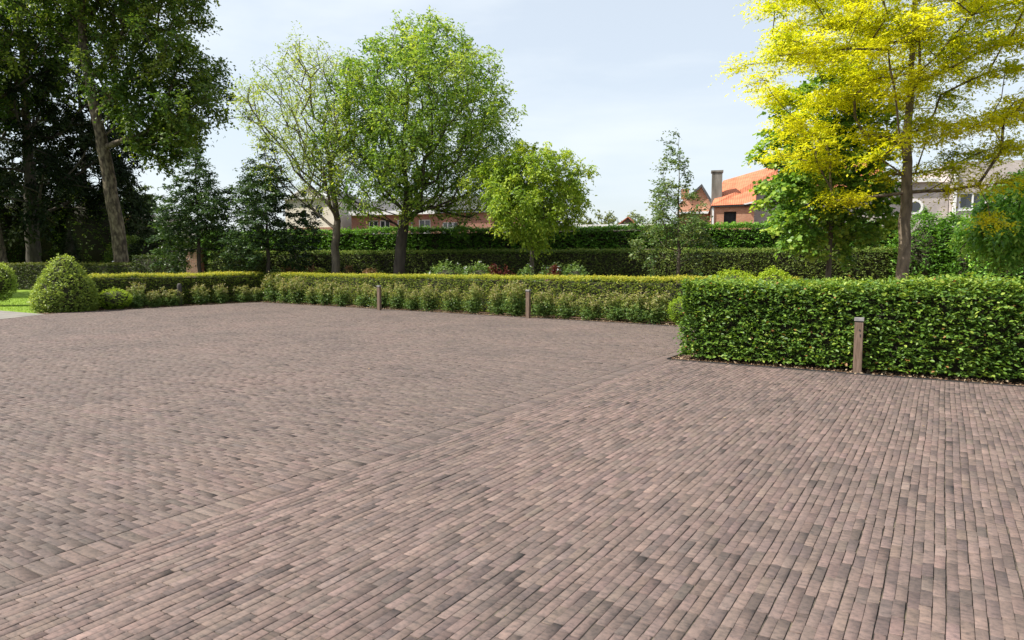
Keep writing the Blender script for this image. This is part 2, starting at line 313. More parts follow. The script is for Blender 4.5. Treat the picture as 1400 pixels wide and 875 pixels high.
def leaf_mesh(name, P, A, N, L, W, tint, mat, parent=None, fine=False, fold=0.25, origin=None):
    """P leaf bases, A leaf axes, N rough normals, L lengths, W widths"""
    n = len(P); A = unit(A); S = unit(np.cross(A, N)); U = np.cross(S, A)
    L = np.broadcast_to(np.asarray(L, dtype=float), (n,))[:, None]; W = np.broadcast_to(np.asarray(W, dtype=float), (n,))[:, None]
    if fine:
        st = [(0, 0, 0), (.28, .8, 1), (.68, .72, 1), (1, 0, -.5), (.68, -.72, 1), (.28, -.8, 1)]
        V = np.stack([P + A*L*a + S*W*.5*b + U*W*.5*fold*c for a, b, c in st], 1).reshape(-1, 3)
        base = (np.arange(n) * 6)[:, None]
        loops = np.concatenate([base + np.array([0, 3, 2, 1])[None], base + np.array([0, 5, 4, 3])[None]], 1).ravel()
        tot = np.full(n*2, 4); t = np.repeat(tint, 6)
    else:
        st = [(0, 0, 0), (.45, 1, 1), (1, 0, -.4), (.45, -1, 1)]
        V = np.stack([P + A*L*a + S*W*.5*b + U*W*.5*fold*c for a, b, c in st], 1).reshape(-1, 3)
        base = (np.arange(n) * 4)[:, None]
        loops = np.concatenate([base + np.array([0, 2, 1])[None], base + np.array([0, 3, 2])[None]], 1).ravel()
        tot = np.full(n*2, 3); t = np.repeat(tint, 4)
    if origin is not None: V = V - np.array(origin)[None]
    return fast_obj(name, V, loops, tot, mat, parent, attrs={'tint': np.clip(t, 0, 1)})

def sprays(S, D, length, per, rng, leaf, wid, flat=0.0, droop=0.15, spread=0.9, tint=None, tvar=0.16, up=1.0, tiplight=0.2):
    """twigs from S along D; `per` leaves alternate along each; returns leaf arrays"""
    n = len(S); D = D.copy(); D[:, 2] *= (1 - flat); D = unit(D)
    length = np.broadcast_to(length, (n,))
    t = (np.arange(per) + 0.5) / per
    T = np.clip(t[None] + rng.normal(0, .12, (n, per)), 0, 1.05)
    P = S[:, None] + D[:, None] * (length[:, None] * T)[..., None]
    P[..., 2] -= droop * length[:, None] * T**2
    upv = np.array([0, 0, 1.0]); side = unit(np.cross(D, upv + rng.normal(0, .2, (n, 3))))
    sg = np.where(np.arange(per) % 2 == 0, 1, -1)[None, :, None]
    A = D[:, None] * .6 + side[:, None] * sg * spread + rng.normal(0, .35, (n, per, 3)); A[..., 2] -= droop*1.2
    N = upv[None, None] * up + rng.normal(0, .45, (n, per, 3)) + D[:, None]*.25
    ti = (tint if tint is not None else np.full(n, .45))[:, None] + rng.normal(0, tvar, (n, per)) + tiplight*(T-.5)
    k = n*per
    sc = rng.uniform(.6, 1.3, k)
    return P.reshape(-1, 3), A.reshape(-1, 3), N.reshape(-1, 3), leaf*sc, wid*sc, ti.ravel()

def lump(P, rng, k=5, f=1.5):
    r = np.zeros(len(P))
    for i in range(k):
        d = unit(rng.normal(size=3)) * f * rng.uniform(.6, 2.2); r += np.sin(P @ d + rng.uniform(0, 6.28))
    return r / k

# ---------------------------------------------------------------- trees
def skeleton(trunk, centers, w=0.5, step=0.5, zmin=1.0, rng=None, updraft=0.12):
    tr = np.array(trunk, dtype=float); seg = np.linalg.norm(np.diff(tr, axis=0), axis=1); cum = np.concatenate([[0], np.cumsum(seg)])
    nn = max(4, int(cum[-1] / (step*.8))); tt = np.linspace(0, cum[-1], nn)
    T = np.stack([np.interp(tt, cum, tr[:, i]) for i in range(3)], 1)
    T[1:-1, :2] += rng.normal(0, .02, (nn-2, 2))
    cap = nn + len(centers) * 60
    P = np.zeros((cap, 3)); par = np.full(cap, -1); pl = np.zeros(cap)
    P[:nn] = T; par[1:nn] = np.arange(nn-1); pl[:nn] = tt; cnt = nn
    tips = []
    mid = T[len(T)//2]
    order = np.argsort(np.linalg.norm((centers - T[np.clip(np.searchsorted(T[:, 2], centers[:, 2]-.5), 0, nn-1)]), axis=1))
    for i in order:
        c = centers[i]; q = P[:cnt]; dv = c - q; d = np.linalg.norm(dv, axis=1)
        cost = d + w*pl[:cnt] + np.where(dv[:, 2] < d*updraft, (d*updraft - dv[:, 2])*1.2, 0) + np.where(q[:, 2] < zmin, 1e3, 0)
        j = int(np.argmin(cost)); dist = d[j]
        if dist < .05: tips.append(j); continue
        pd = P[j] - P[par[j]] if par[j] >= 0 else np.array([0, 0, 1.0]); pd = pd / (np.linalg.norm(pd)+1e-9)
        mdl = (P[j] + c)/2 + pd*dist*.12 + np.array([0, 0, -.05*dist]) + rng.normal(0, .05*dist, 3)
        m = min(40, max(1, int(dist/step)))
        prev = j
        for k in range(1, m+1):
            s = k/m; p = (1-s)**2*P[j] + 2*s*(1-s)*mdl + s*s*c
            P[cnt] = p; par[cnt] = prev; pl[cnt] = pl[prev] + dist/m; prev = cnt; cnt += 1
        tips.append(prev)
    return P[:cnt], par[:cnt], nn, np.array(tips)

def tubes(P, par, R, nodes_chain, sides):
    V = []; loops = []; base = 0
    for ch in nodes_chain:
        pts = P[ch]; r = R[ch].copy()
        if len(ch) < 2: continue
        if par_start_small(ch, R): r[0] = min(r[0], r[1]*1.15)
        tan = np.gradient(pts, axis=0); tan = unit(tan)
        u = np.cross(tan[0], [0.31, 0.9, 0.2]); u /= np.linalg.norm(u)
        k = sides if r.max() > .05 else max(3, sides-3)
        ang = np.arange(k)/k*2*math.pi
        for i in range(len(pts)):
            u = u - tan[i]*(u @ tan[i]); u /= (np.linalg.norm(u)+1e-9); v = np.cross(tan[i], u)
            V.append(pts[i] + r[i]*(np.cos(ang)[:, None]*u + np.sin(ang)[:, None]*v))
        a = np.arange(k); b = (a+1) % k
        for i in range(len(pts)-1):
            o = base + i*k; loops.append(np.stack([o+a, o+b, o+k+b, o+k+a], 1).ravel())
        base += k*len(pts)
    if not V: return np.zeros((0, 3)), np.zeros(0, int), np.zeros(0, int)
    lp = np.concatenate(loops); return np.concatenate(V), lp, np.full(len(lp)//4, 4)

def par_start_small(ch, R): return R[ch[0]] > R[ch[1]]*1.3

def radii(P, par, nn, base_r, tips, p=2.3, rmin=.006):
    n = len(P); A = np.zeros(n); haschild = np.zeros(n, bool); haschild[par[1:]] = True
    A[~haschild] = 1
    for i in range(n-1, 0, -1): A[par[i]] += A[i]
    R = A**(1/p); R *= base_r / R[0]
    R = np.maximum(R, rmin)
    return R

def tree(name, label, cat, base, trunk, base_r, centers, leafm, bark, *, rng, leaf=.1, wid=.06, per=8, twigs=14, tlen=.6, rc=.35,
         flat=0., droop=.15, w=.5, zmin=1.0, step=.45, sides=8, group=None, fine=False, tvar=.16, tmean=.45, outw=.6, updraft=.12, clumpvar=.16, p=2.3, crown_light=0.0, twup=0.0, tiplight=.2, nup=1.0):
    """base: ground point; trunk: list of points relative to base; centers: foliage clump centres relative to base"""
    root = empty(name, tuple(base)); tag(root, label, cat, group)
    centers = np.asarray(centers, dtype=float)
    P, par, nn, tips = skeleton(trunk, centers, w, step, zmin, rng, updraft)
    R = radii(P, par, nn, base_r, tips, p)
    fl = np.exp(-P[:nn, 2]/.35)*.3; R[:nn] *= (1 + fl)*np.interp(P[:nn, 2]/P[nn-1, 2], [0, .5, 1], [1, .8, .8])
    kids = [[] for _ in range(len(P))]
    for i in range(1, len(P)): kids[par[i]].append(i)
    chains = []; st = [(0, None)]
    trunk_chain = list(range(nn)); side_start = []
    for i in trunk_chain:
        for c in kids[i]:
            if c >= nn: side_start.append((i, c))
    while side_start:
        a, c = side_start.pop(); ch = [a, c]
        while kids[ch[-1]]:
            ks = sorted(kids[ch[-1]], key=lambda k: -R[k]); 
            for k in ks[1:]: side_start.append((ch[-1], k))
            ch.append(ks[0])
        chains.append(np.array(ch))
    V, lp, tt = tubes(P, par, R, [np.array(trunk_chain)], sides+4); fast_obj('trunk', V, lp, tt, bark, root, smooth=True)
    # twigs
    C = centers; n = len(C)
    cmid = C.mean(0)
    outd = unit(C - np.array([P[min(nn-1, nn//2), 0], P[min(nn-1, nn//2), 1], cmid[2]]))
    K = n*twigs
    ci = np.repeat(np.arange(n), twigs)
    D = unit(rng.normal(size=(K, 3))); D = unit(D + outd[ci]*outw); D[:, 2] += twup
    S = C[ci] + unit(rng.normal(size=(K, 3))) * (rng.random(K)**.6 * rc)[:, None] * np.array([1, 1, 1-flat*.7])
    S = S - D*tlen*.3
    ln = tlen*rng.uniform(.6, 1.25, K)
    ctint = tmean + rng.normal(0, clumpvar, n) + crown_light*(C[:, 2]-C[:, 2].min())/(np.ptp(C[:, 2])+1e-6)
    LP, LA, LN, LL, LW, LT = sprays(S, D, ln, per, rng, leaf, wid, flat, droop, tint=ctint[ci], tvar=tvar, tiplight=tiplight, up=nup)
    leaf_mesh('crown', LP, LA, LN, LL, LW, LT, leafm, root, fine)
    # limbs + the fine twigs of every third spray
    V, lp, tt = tubes(P, par, R, chains, max(5, sides-1))
    sel = rng.random(K) < .3; s0 = C[ci][sel]*.6 + S[sel]*.4; D2 = D[sel].copy(); D2[:, 2] *= (1-flat); e0 = S[sel] + unit(D2)*ln[sel][:, None]*.8; e0[:, 2] -= droop*ln[sel]*.6
    tr = max(.003, R.min()*.5); sv_ = unit(np.cross(e0-s0, rng.normal(size=e0.shape))); sw_ = unit(np.cross(e0-s0, sv_))
    q = np.stack([s0+sv_*tr, s0-sv_*tr*.5+sw_*tr, s0-sv_*tr*.5-sw_*tr, e0], 1).reshape(-1, 3)
    b0 = len(V) + (np.arange(sel.sum())*4)[:, None]
    tl = np.concatenate([b0+np.array([0, 1, 3]), b0+np.array([1, 2, 3]), b0+np.array([2, 0, 3])], 1).ravel()
    V = np.concatenate([V, q]) if len(V) else q
    fast_obj('branches', V, np.concatenate([lp, tl]), np.concatenate([tt, np.full(len(tl)//3, 3)]), bark, root, smooth=True)
    return root

def crown_points(n, prof, rng, shell=.5, mind=.5, z0=0, z1=1, cx=0, cy=0, lumps=.18, keep=None):
    """clump centres inside a crown whose radius at relative height u is prof(u)"""
    ph = rng.uniform(0, 6.28, 6); out = np.zeros((0, 3)); tries = 0; acc = []
    while len(acc) < n and tries < n*60:
        tries += 1
        u = rng.random(); th = rng.uniform(0, 6.28)
        r = prof(u)
        if rng.random() > (r/ PMAX[0])**1.3 and PMAX[0]: continue
        r *= 1 + lumps*(math.sin(3*th+ph[0]+4*u) * .6 + math.sin(5*th+ph[1]-7*u)*.5 + math.sin(2*th + 9*u+ph[2])*.5)
        q = np.array([cx + r*rng.random()**shell*math.cos(th), 0, 0]); rr = r*rng.random()**shell
        zo = (z1-z0)*lumps*.55*(math.sin(2*th+ph[3]) + .6*math.sin(5*th+ph[4]))*(1-u)*min(1, rr/max(r, .1)*1.3)
        q = np.array([cx + rr*math.cos(th), cy + rr*math.sin(th), z0 + (z1-z0)*u + zo])
        if keep is not None and not keep(q): continue
        if acc and np.min(np.sum((np.array(acc)-q)**2, 1)) < mind*mind: continue
        acc.append(q)
    return np.array(acc)
PMAX = [1.0]
def crown(n, prof, rng, **k):
    PMAX[0] = max(prof(u) for u in np.linspace(0, 1, 30)); return crown_points(n, prof, rng, **k)

def bezprof(pts):
    xs = [p[0] for p in pts]; ys = [p[1] for p in pts]
    return lambda u: float(np.interp(u, xs, ys))

# ---------------------------------------------------------------- hedges and shrubs
def hedge(name, label, A, B, width, h, mat, *, rng, dens=220, per=6, leaf=.06, wid=.04, tlen=.18, z0=0.0, flat=.3, droop=.1, bumps=.05, group=None,
          fine=False, tmean=.45, top_tint=.25, tvar=.16, back=.35, core_in=.14, round_top=.06, ends=(1, 1), hvar=0.03, brown=0):
    """hedge whose front runs from A to B on the ground; the body lies to the left of A->B"""
    A = np.array(A[:2], float); B = np.array(B[:2], float); Ln = np.linalg.norm(B-A); t = (B-A)/Ln; nb = np.array([-t[1], t[0]])
    root = empty(name, (A[0], A[1], 0), math.atan2(t[1], t[0])); tag(root, label, 'hedge', group)
    def surf(n, kind):
        u = rng.random(n); v = rng.random(n)
        if kind == 'front': p = np.stack([u*Ln, np.zeros(n), z0+v*(h-z0)], 1); nrm = np.tile([0, -1., 0], (n, 1))
        elif kind == 'back': p = np.stack([u*Ln, np.full(n, width), z0+v*(h-z0)], 1); nrm = np.tile([0, 1., 0], (n, 1))
        elif kind == 'top': p = np.stack([u*Ln, v*width, np.full(n, h)], 1); nrm = np.tile([0, 0, 1.], (n, 1))
        elif kind == 'e0': p = np.stack([np.zeros(n), u*width, z0+v*(h-z0)], 1); nrm = np.tile([-1., 0, 0], (n, 1))
        else: p = np.stack([np.full(n, Ln), u*width, z0+v*(h-z0)], 1); nrm = np.tile([1., 0, 0], (n, 1))
        return p, nrm
    hh = h - z0; ar = {'front': Ln*hh, 'back': Ln*hh*back, 'top': Ln*width, 'e0': width*hh*ends[0], 'e1': width*hh*ends[1]}
    Ps, Ns, Ks = [], [], []
    for k, a in ar.items():
        n = int(a*dens)
        if n: p, m = surf(n, k); Ps.append(p); Ns.append(m); Ks.append(np.full(n, 1. if k == 'top' else 0.))
    P = np.concatenate(Ps); N = np.concatenate(Ns); K = np.concatenate(Ks)
    lm = lump(P, rng, 6, 2.2) + .7*lump(P, rng, 6, 7)
    # round the arrises off
    edge = np.minimum(1, np.maximum(0, (P[:, 2]-(h-.18))/.18))
    P[:, 1] += np.where(N[:, 1] < 0, edge**2*round_top, 0) - np.where(N[:, 1] > 0, edge**2*round_top, 0)
    et = np.maximum(0, 1-np.minimum(P[:, 1], width-P[:, 1])/.15)
    P[:, 2] -= np.where(K > 0, et**2*round_top, 0)
    P = P + N*(lm*bumps)[:, None]
    P[:, 2] += hvar*1.3*lump(np.stack([P[:, 0], P[:, 0]*0, P[:, 0]*0], 1), rng, 5, 1.2)*np.clip((P[:, 2]-z0)/hh, 0, 1)
    D = unit(N + rng.normal(0, .55, P.shape) + np.array([0, 0, .15]))
    S = P - D*tlen*rng.uniform(.5, 1.1, len(P))[:, None]
    ti = tmean + top_tint*K + .28*top_tint*edge + .1*lm + rng.normal(0, .1, len(P))  # lighter tops: sunlight put into the leaf colour; the rest is tone variation
    LP, LA, LN, LL, LW, LT = sprays(S, D, tlen*rng.uniform(.6, 1.4, len(P)), per, rng, leaf, wid, flat, droop, tint=ti, tvar=tvar)
    LP[:, 2] = np.maximum(LP[:, 2], z0+.02)
    if brown: LT = np.where(rng.random(len(LT)) < brown, 1.0, np.clip(LT, 0, .92))
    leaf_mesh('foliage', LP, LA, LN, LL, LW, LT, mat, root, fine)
    c = core_in
    MB().box(c, Ln-c, c, width-c, max(z0, 0)+.02, h-c-.02).build('twigs', M['twig'], root)  # solid dark core added to block light, standing in for the inner twigs
    return root

def shell_pts(n, rx, rz, rng, shape='ball', h=None):
    """points and normals over a rounded shrub standing on the ground"""
    u = rng.random(n); th = rng.uniform(0, 2*math.pi, n)
    if shape == 'ball':
        z = 2*u - .97; r = np.sqrt(np.maximum(0, 1-z*z)); P = np.stack([rx*r*np.cos(th), rx*r*np.sin(th), rz*(z+.97)], 1)
        N = np.stack([r*np.cos(th)/rx, r*np.sin(th)/rx, z/rz], 1); return P, unit(N)
    z = 1 - np.sqrt(1-u*.998)       # more points low
    prof = shape(z); P = np.stack([rx*prof*np.cos(th), rx*prof*np.sin(th), rz*z], 1)
    e = .01; sl = (shape(np.minimum(z+e, 1)) - shape(np.maximum(z-e, 0)))/(2*e)*rx/rz
    return P, unit(np.stack([np.cos(th), np.sin(th), -sl], 1))

def shrub(name, label, cat, base, rx, hgt, mat, *, rng, n=500, per=7, leaf=.05, wid=.03, tlen=.15, shape='ball', tmean=.45, bumps=.06, group=None,
          flower=None, nflower=0, fsize=.06, flat=0, droop=.1, core=.72, tvar=.16, stem=0., up_tint=.2, fine=False, bf=6, core_name='twigs', rough=.55):
    root = empty(name, tuple(base)); tag(root, label, cat, group)
    P, N = shell_pts(n, rx, (hgt-stem)/(1.97 if shape == 'ball' else 1), rng, shape); P[:, 2] += stem
    lm = lump(P, rng, 6, bf/max(rx, .3)) + .5*lump(P, rng, 5, 2.5*bf/max(rx, .3))
    P = P + N*(lm*bumps)[:, None]
    D = unit(N + rng.normal(0, rough, P.shape) + np.array([0, 0, .25])); S = P - D*tlen*rng.uniform(.4, 1.2, n)[:, None]
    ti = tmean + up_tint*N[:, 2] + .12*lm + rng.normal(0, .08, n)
    a = sprays(S, D, tlen*rng.uniform(.6, 1.3, n), per, rng, leaf, wid, flat, droop, tint=ti, tvar=tvar)
    a[0][:, 2] = np.maximum(a[0][:, 2], .02)
    leaf_mesh('foliage', *a, mat, root, fine)
    if core:
        if shape == 'ball':
            rz = (hgt-stem)/1.97; prof = [(rx*core*math.sqrt(max(0, 1-z*z)), stem + rz*(z*core+.97)) for z in np.linspace(-.98, .98, 9)]
            if stem == 0: prof = [(r, max(.01, z)) for r, z in prof]
        else: prof = [(max(.01, rx*core*float(shape(np.array([z]))[0])), .01+hgt*.93*z) for z in np.linspace(0, .97, 10)]
        MB().lathe(prof, n=14).build(core_name, M['twig'], root, smooth=True)  # solid dark core added inside the leaves to block light, as in the hedges
    if stem:
        MB().lathe([(.05, 0), (.04, stem*.5), (.045, stem+.3)], n=8).build('stem', M['bark'], root, smooth=True)
    if flower and nflower:
        i = rng.choice(n, nflower); c = P[i] + D[i]*tlen*.35
        q = 6; PP = np.repeat(c, q, 0); an = np.tile(np.arange(q)/q*6.283, nflower)
        up = np.repeat(unit(N[i]+rng.normal(0, .3, (nflower, 3))), q, 0); x = unit(np.cross(up, [.3, .2, .9])); y = np.cross(up, x)
        AA = x*np.cos(an)[:, None] + y*np.sin(an)[:, None] + up*.35
        sz = fsize*rng.uniform(.6, 1.1, len(PP)); tn = rng.random(len(PP))
        for i in range(nflower):
            sl = slice(i*q, i*q+q); leaf_mesh('flower', PP[sl], AA[sl], up[sl], sz[sl], fsize*.8, tn[sl], flower, root)
    return root

# ================================================================ GROUND
def sheet(name, pts, z, mat, kind='structure', sub=None):
    o = mesh_obj(name, [(x, y, z) for x, y in pts], [tuple(range(len(pts)))], mat); tag(o, kind=kind); return o
R_ = 1500
g = sheet('ground', [(-R_, -R_), (R_, -R_), (R_, R_), (-R_, R_)], -.03, M['ground'])
BX = -3.85                                  # line where the two brick bonds meet
LEFT, FAR = -24.5, 17.1                     # edges of the yard
RH_Y = 11.02                                # front edge of the bed of the near hedge
def far_y(x): return 17.1 + .075*(-5.7-x)   # far edge of the yard, slightly askew
sheet('planting_bed_soil', [(-60, 10.4), (-24.6, 10.4), (LEFT, 11.0), (LEFT, far_y(LEFT)), (-3.9, far_y(-3.9)), (-3.9, RH_Y), (14, RH_Y), (26, 40), (-10, 46), (-60, 60)], -.018, M['soil'])
sheet('yard_joint_sand', [(-23.2, -14), (14, -14), (14, RH_Y), (BX-.05, RH_Y), (BX-.05, far_y(BX)), (LEFT, far_y(LEFT)), (LEFT, 11.0), (-24.25, 10.4), (-23.2, 8.8)], -.007, M['joint'])
sheet('lawn', [(-95, 10.2), (-24.9, 10.45), (-26.6, 12.4), (-30, 18), (-42, 31), (-75, 62), (-95, 60)], -.012, M['lawn'])
sheet('paved_path', [(-60, 4), (-23.2, 4), (-23.2, 8.8), (-24.25, 10.44), (-60, 10.25)], -.004, M['path'])

def pavers():
    rng = np.random.default_rng(3)
    rows = []
    # region to the right: narrow bricks on edge running away from the camera
    def pal_right(n):
        base = np.array([.149, .107, .0945]); c = base[None]*np.clip(rng.normal(1, .08, n), .75, 1.28)[:, None]
        c *= 1 + rng.normal(0, .014, (n, 3)); k = rng.random(n)
        c[k < .15] *= np.array([.74, .765, .79]); c[k > .95] *= 1.2; return c
    def pal_left(n):
        base = np.array([.130, .096, .085]); c = base[None]*np.clip(rng.normal(1, .07, n), .75, 1.25)[:, None]
        c *= 1 + rng.normal(0, .014, (n, 3)); k = rng.random(n)
        c[k < .1] *= np.array([.8, .82, .84]); c[k > .93] *= 1.1; return c
    CX, CY, HX, HY, CC = [], [], [], [], []
    pitch, bl = .053, .186
    for i in range(int((12-BX)/pitch)):
        x = BX + (i+.5)*pitch + rng.normal(0, .0012); y = -1.5 + rng.uniform(-.2, 0)
        wav = rng.normal(0, .001)
        ys = []; 
        off = (i % 2)*bl/2 + rng.normal(0, .03); n = int((RH_Y+1.5)/bl)+2
        e = -1.5 + off - bl + np.cumsum(np.concatenate([[0], bl + rng.normal(0, .006, n)])); e = e[e < RH_Y-.02]
        e[-1] = RH_Y - .02
        c = (e[1:]+e[:-1])/2; l = np.diff(e)
        CX.append(np.full(len(c), x) + .004*np.sin(c*1.7+1) + rng.normal(0, .0012, len(c))); CY.append(c); HX.append(np.full(len(c), pitch/2-.0010)-np.minimum(rng.exponential(.0006, len(c)), .003)); HY.append(l/2-.0014-np.minimum(rng.exponential(.001, len(c)), .005)); CC.append(pal_right(len(c)))
    # header border beside the seam, then running bond towards the left
    bw, rp = .236, .081
    n = int((FAR+1.5)/rp)
    y = -1.5 + (np.arange(int((FAR+4)/rp))+.5)*rp; y = y[y < 16.9]
    rf_, bf_ = .054, .2; yall = -1.5 + (np.arange(int((FAR+4)/rf_))+.5)*rf_
    n = len(y)
    CX.append(np.full(n, BX-bw/2)); CY.append(y+rng.normal(0, .001, n)); HX.append(np.full(n, bw/2-.003)); HY.append(np.full(n, rp/2-.0025)); CC.append(pal_left(n)*.99)
    for j, yy in enumerate(yall):
        if yy > far_y(LEFT)-.1: break
        xl = .02 + float(np.interp(yy, [8.8, 10.4, 11], [-23.2, -24.25, LEFT]))
        off = [0, .5][j % 2]*bf_ + rng.normal(0, .02); xe = BX - bw - .001
        if yy > 16.9: xe = min(xe, -5.7-(yy+.05-17.1)/.075)
        m = int((xe - xl)/bf_)+2
        e = xe - np.cumsum(np.concatenate([[0, (off % bf_)+.03], bf_ + rng.normal(0, .006, m)])); e = e[e > xl]
        c = (e[1:]+e[:-1])/2; l = -np.diff(e)
        CX.append(c); CY.append(np.full(len(c), yy) + .006*np.sin(c*.8) + rng.normal(0, .0012, len(c))); HX.append(l/2-.0016-np.minimum(rng.exponential(.0012, len(c)), .006)); HY.append(np.full(len(c), rf_/2-.0005)+rng.normal(0, .0004, len(c))); CC.append(pal_left(len(c)))
    cx, cy, hx, hy, cc = map(np.concatenate, (CX, CY, HX, HY, CC))
    # slightly uneven yard: broad darker weathering in stripes
    n = len(cx); b = .0018
    h = rng.normal(0, .0006, n)*np.where(hy > hx, 1, .5) - np.where(hy > hx, 0, .003) + .003*np.sin(cx*.9)*np.sin(cy*.7); tx = rng.normal(0, .012, n); ty = rng.normal(0, .004, n)
    rot = rng.normal(0, .006, n); cr_, sr_ = np.cos(rot), np.sin(rot)
    vs = []
    for ring, (ins, dz) in enumerate([(-.0, -.02), (0., -.0016), (b, 0.)]):
        for k, (sx_, sy_) in enumerate(((-1, -1), (1, -1), (1, 1), (-1, 1))):
            jx = rng.normal(0, .0009, n) if ring else 0
            lx = sx_*(hx-ins)+jx; ly = sy_*(hy-ins)+jx
            chip = np.where(rng.random(n) < .05, .006, 0) if ring == 2 else 0
            lx = lx - sx_*chip; ly = ly - sy_*chip
            vs.append(np.stack([cx+lx*cr_-ly*sr_, cy+lx*sr_+ly*cr_, h+dz+lx*tx*.5+ly*ty], 1))
    V = np.stack(vs, 1).reshape(-1, 3)
    f = [[8, 9, 10, 11]] + [[a+r*4, (a+1) % 4+r*4, (a+1) % 4+r*4+4, a+r*4+4] for r in range(2) for a in range(4)]
    L = (np.arange(n)*12)[:, None] + np.array(f).ravel()[None]
    col = np.concatenate([cc, np.ones((n, 1))], 1); col = np.repeat(col, 12, 0)
    o = fast_obj('brick_paving', V, L.ravel(), np.full(n*9, 4), M['paver'], colors=col); tag(o, kind='structure')
    # moss crumbs and grit caught in the joints
    k = 2600; i = rng.choice(n, k); sx_ = rng.choice([-1, 1], k); long_y = hy[i] > hx[i]
    px = cx[i] + np.where(long_y, sx_*(hx[i]+.003), rng.uniform(-1, 1, k)*hx[i]); py = cy[i] + np.where(long_y, rng.uniform(-1, 1, k)*hy[i], sx_*(hy[i]+.003))
    P = np.stack([px, py, h[i]-.001], 1); A = np.stack([rng.normal(0, 1, k), rng.normal(0, 1, k), np.full(k, .35)], 1)
    o = leaf_mesh('joint_moss', P, A, np.tile([0, 0, 1.], (k, 1)), rng.uniform(.003, .011, k), rng.uniform(.003, .006, k), rng.random(k), M['moss']); tag(o, kind='stuff', label='crumbs of moss and grit in the joints of the brick yard', cat='moss')
pavers()

def litter(name, label, regions, seed):
    rng = np.random.default_rng(seed); Ps = []
    for x0, x1, y0, y1, dens in regions:
        n = int((x1-x0)*(y1-y0)*dens); Ps.append(np.stack([rng.uniform(x0, x1, n), rng.uniform(y0, y1, n), rng.uniform(-.01, .012, n)], 1))
    P = np.concatenate(Ps); n = len(P); A = np.stack([rng.normal(0, 1, n), rng.normal(0, 1, n), rng.normal(.1, .3, n)], 1)
    o = leaf_mesh(name, P, A, np.tile([0, 0, 1.], (n, 1))+rng.normal(0, .4, (n, 3)), rng.uniform(.02, .055, n), rng.uniform(.012, .035, n), rng.random(n), M['litter'], fold=.5)
    tag(o, label, 'leaf litter', kind='stuff')
litter('fallen_leaves', 'dry tan leaves and wood chips on the soil along the hedges and rose bed',
       [(-3.9, 7, RH_Y, 11.45, 420), (-25.3, LEFT, 10.5, 18.4, 200), (-3.9, 7, RH_Y-.06, RH_Y, 90), (-20, 3, 6, 16.5, .15)] + [(x, x+1, far_y(x)-.02, far_y(x)+.55, 260) for x in range(-25, -4)] + [(x, x+1, far_y(x)-.14, far_y(x)+.0, 25) for x in range(-24, -4)], 5)
# thin steel edging along the beds
e = MB(); e.poly([(LEFT, far_y(LEFT), -.02), (-3.884, far_y(-3.884), -.02), (-3.884, far_y(-3.884), .008), (LEFT, far_y(LEFT), .008), (LEFT, far_y(LEFT)+.012, -.02), (-3.884, far_y(-3.884)+.012, -.02), (-3.884, far_y(-3.884)+.012, .008), (LEFT, far_y(LEFT)+.012, .008)], [(0, 1, 2, 3), (7, 6, 5, 4), (3, 2, 6, 7)]); e.box(-3.872, 9, RH_Y, RH_Y+.012, -.02, .012); e.box(-3.884, -3.872, RH_Y, 16.96, -.02, .02)
tag(e.build('bed_edging', M['dark_iron']), 'thin dark metal strip edging the planting beds beside the brick yard', 'edging')

# grass blades on the near part of the lawn
rng = np.random.default_rng(12); n = 26000
x = rng.uniform(-38, -25, n); y = rng.uniform(10.42, 24, n); ok = (y < 11.2 + (-25.2-x)*1.0); x, y = x[ok], y[ok]; n = len(x)
P = np.stack([x, y, np.full(n, -.01)], 1); A = np.stack([rng.normal(0, .4, n), rng.normal(0, .4, n), np.ones(n)], 1)
tag(leaf_mesh('grass', P, A, rng.normal(size=(n, 3)), rng.uniform(.03, .06, n), .012, rng.random(n), M['grass']), 'short bright green mown grass of the lawn behind the conical shrub', 'grass', kind='stuff')

# ================================================================ HEDGES
r = np.random.default_rng
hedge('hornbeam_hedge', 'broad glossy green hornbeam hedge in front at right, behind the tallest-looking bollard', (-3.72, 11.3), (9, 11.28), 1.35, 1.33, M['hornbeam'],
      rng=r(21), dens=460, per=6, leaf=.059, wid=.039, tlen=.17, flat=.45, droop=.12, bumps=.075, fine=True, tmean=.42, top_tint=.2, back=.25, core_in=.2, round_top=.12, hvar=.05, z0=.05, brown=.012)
hedge('box_hedge', 'long low clipped yellow-green hedge running behind the row of roses', (-25.55, 19.75), (-3.2, 18.1), .95, 1.19, M['box_hedge'],
      rng=r(22), dens=420, per=6, leaf=.036, wid=.024, tlen=.1, flat=.1, bumps=.055, tmean=.4, top_tint=.3, back=.15, core_in=.14, round_top=.06, hvar=.04)
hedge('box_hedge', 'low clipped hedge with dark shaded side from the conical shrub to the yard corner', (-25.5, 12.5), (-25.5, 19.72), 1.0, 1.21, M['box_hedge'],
      rng=r(23), dens=420, per=6, leaf=.036, wid=.024, tlen=.1, flat=.1, bumps=.055, tmean=.3, top_tint=.45, back=.15, core_in=.14, round_top=.06, hvar=.04)  # side leaves tinted darker, top lighter: its shade put into the leaf colour

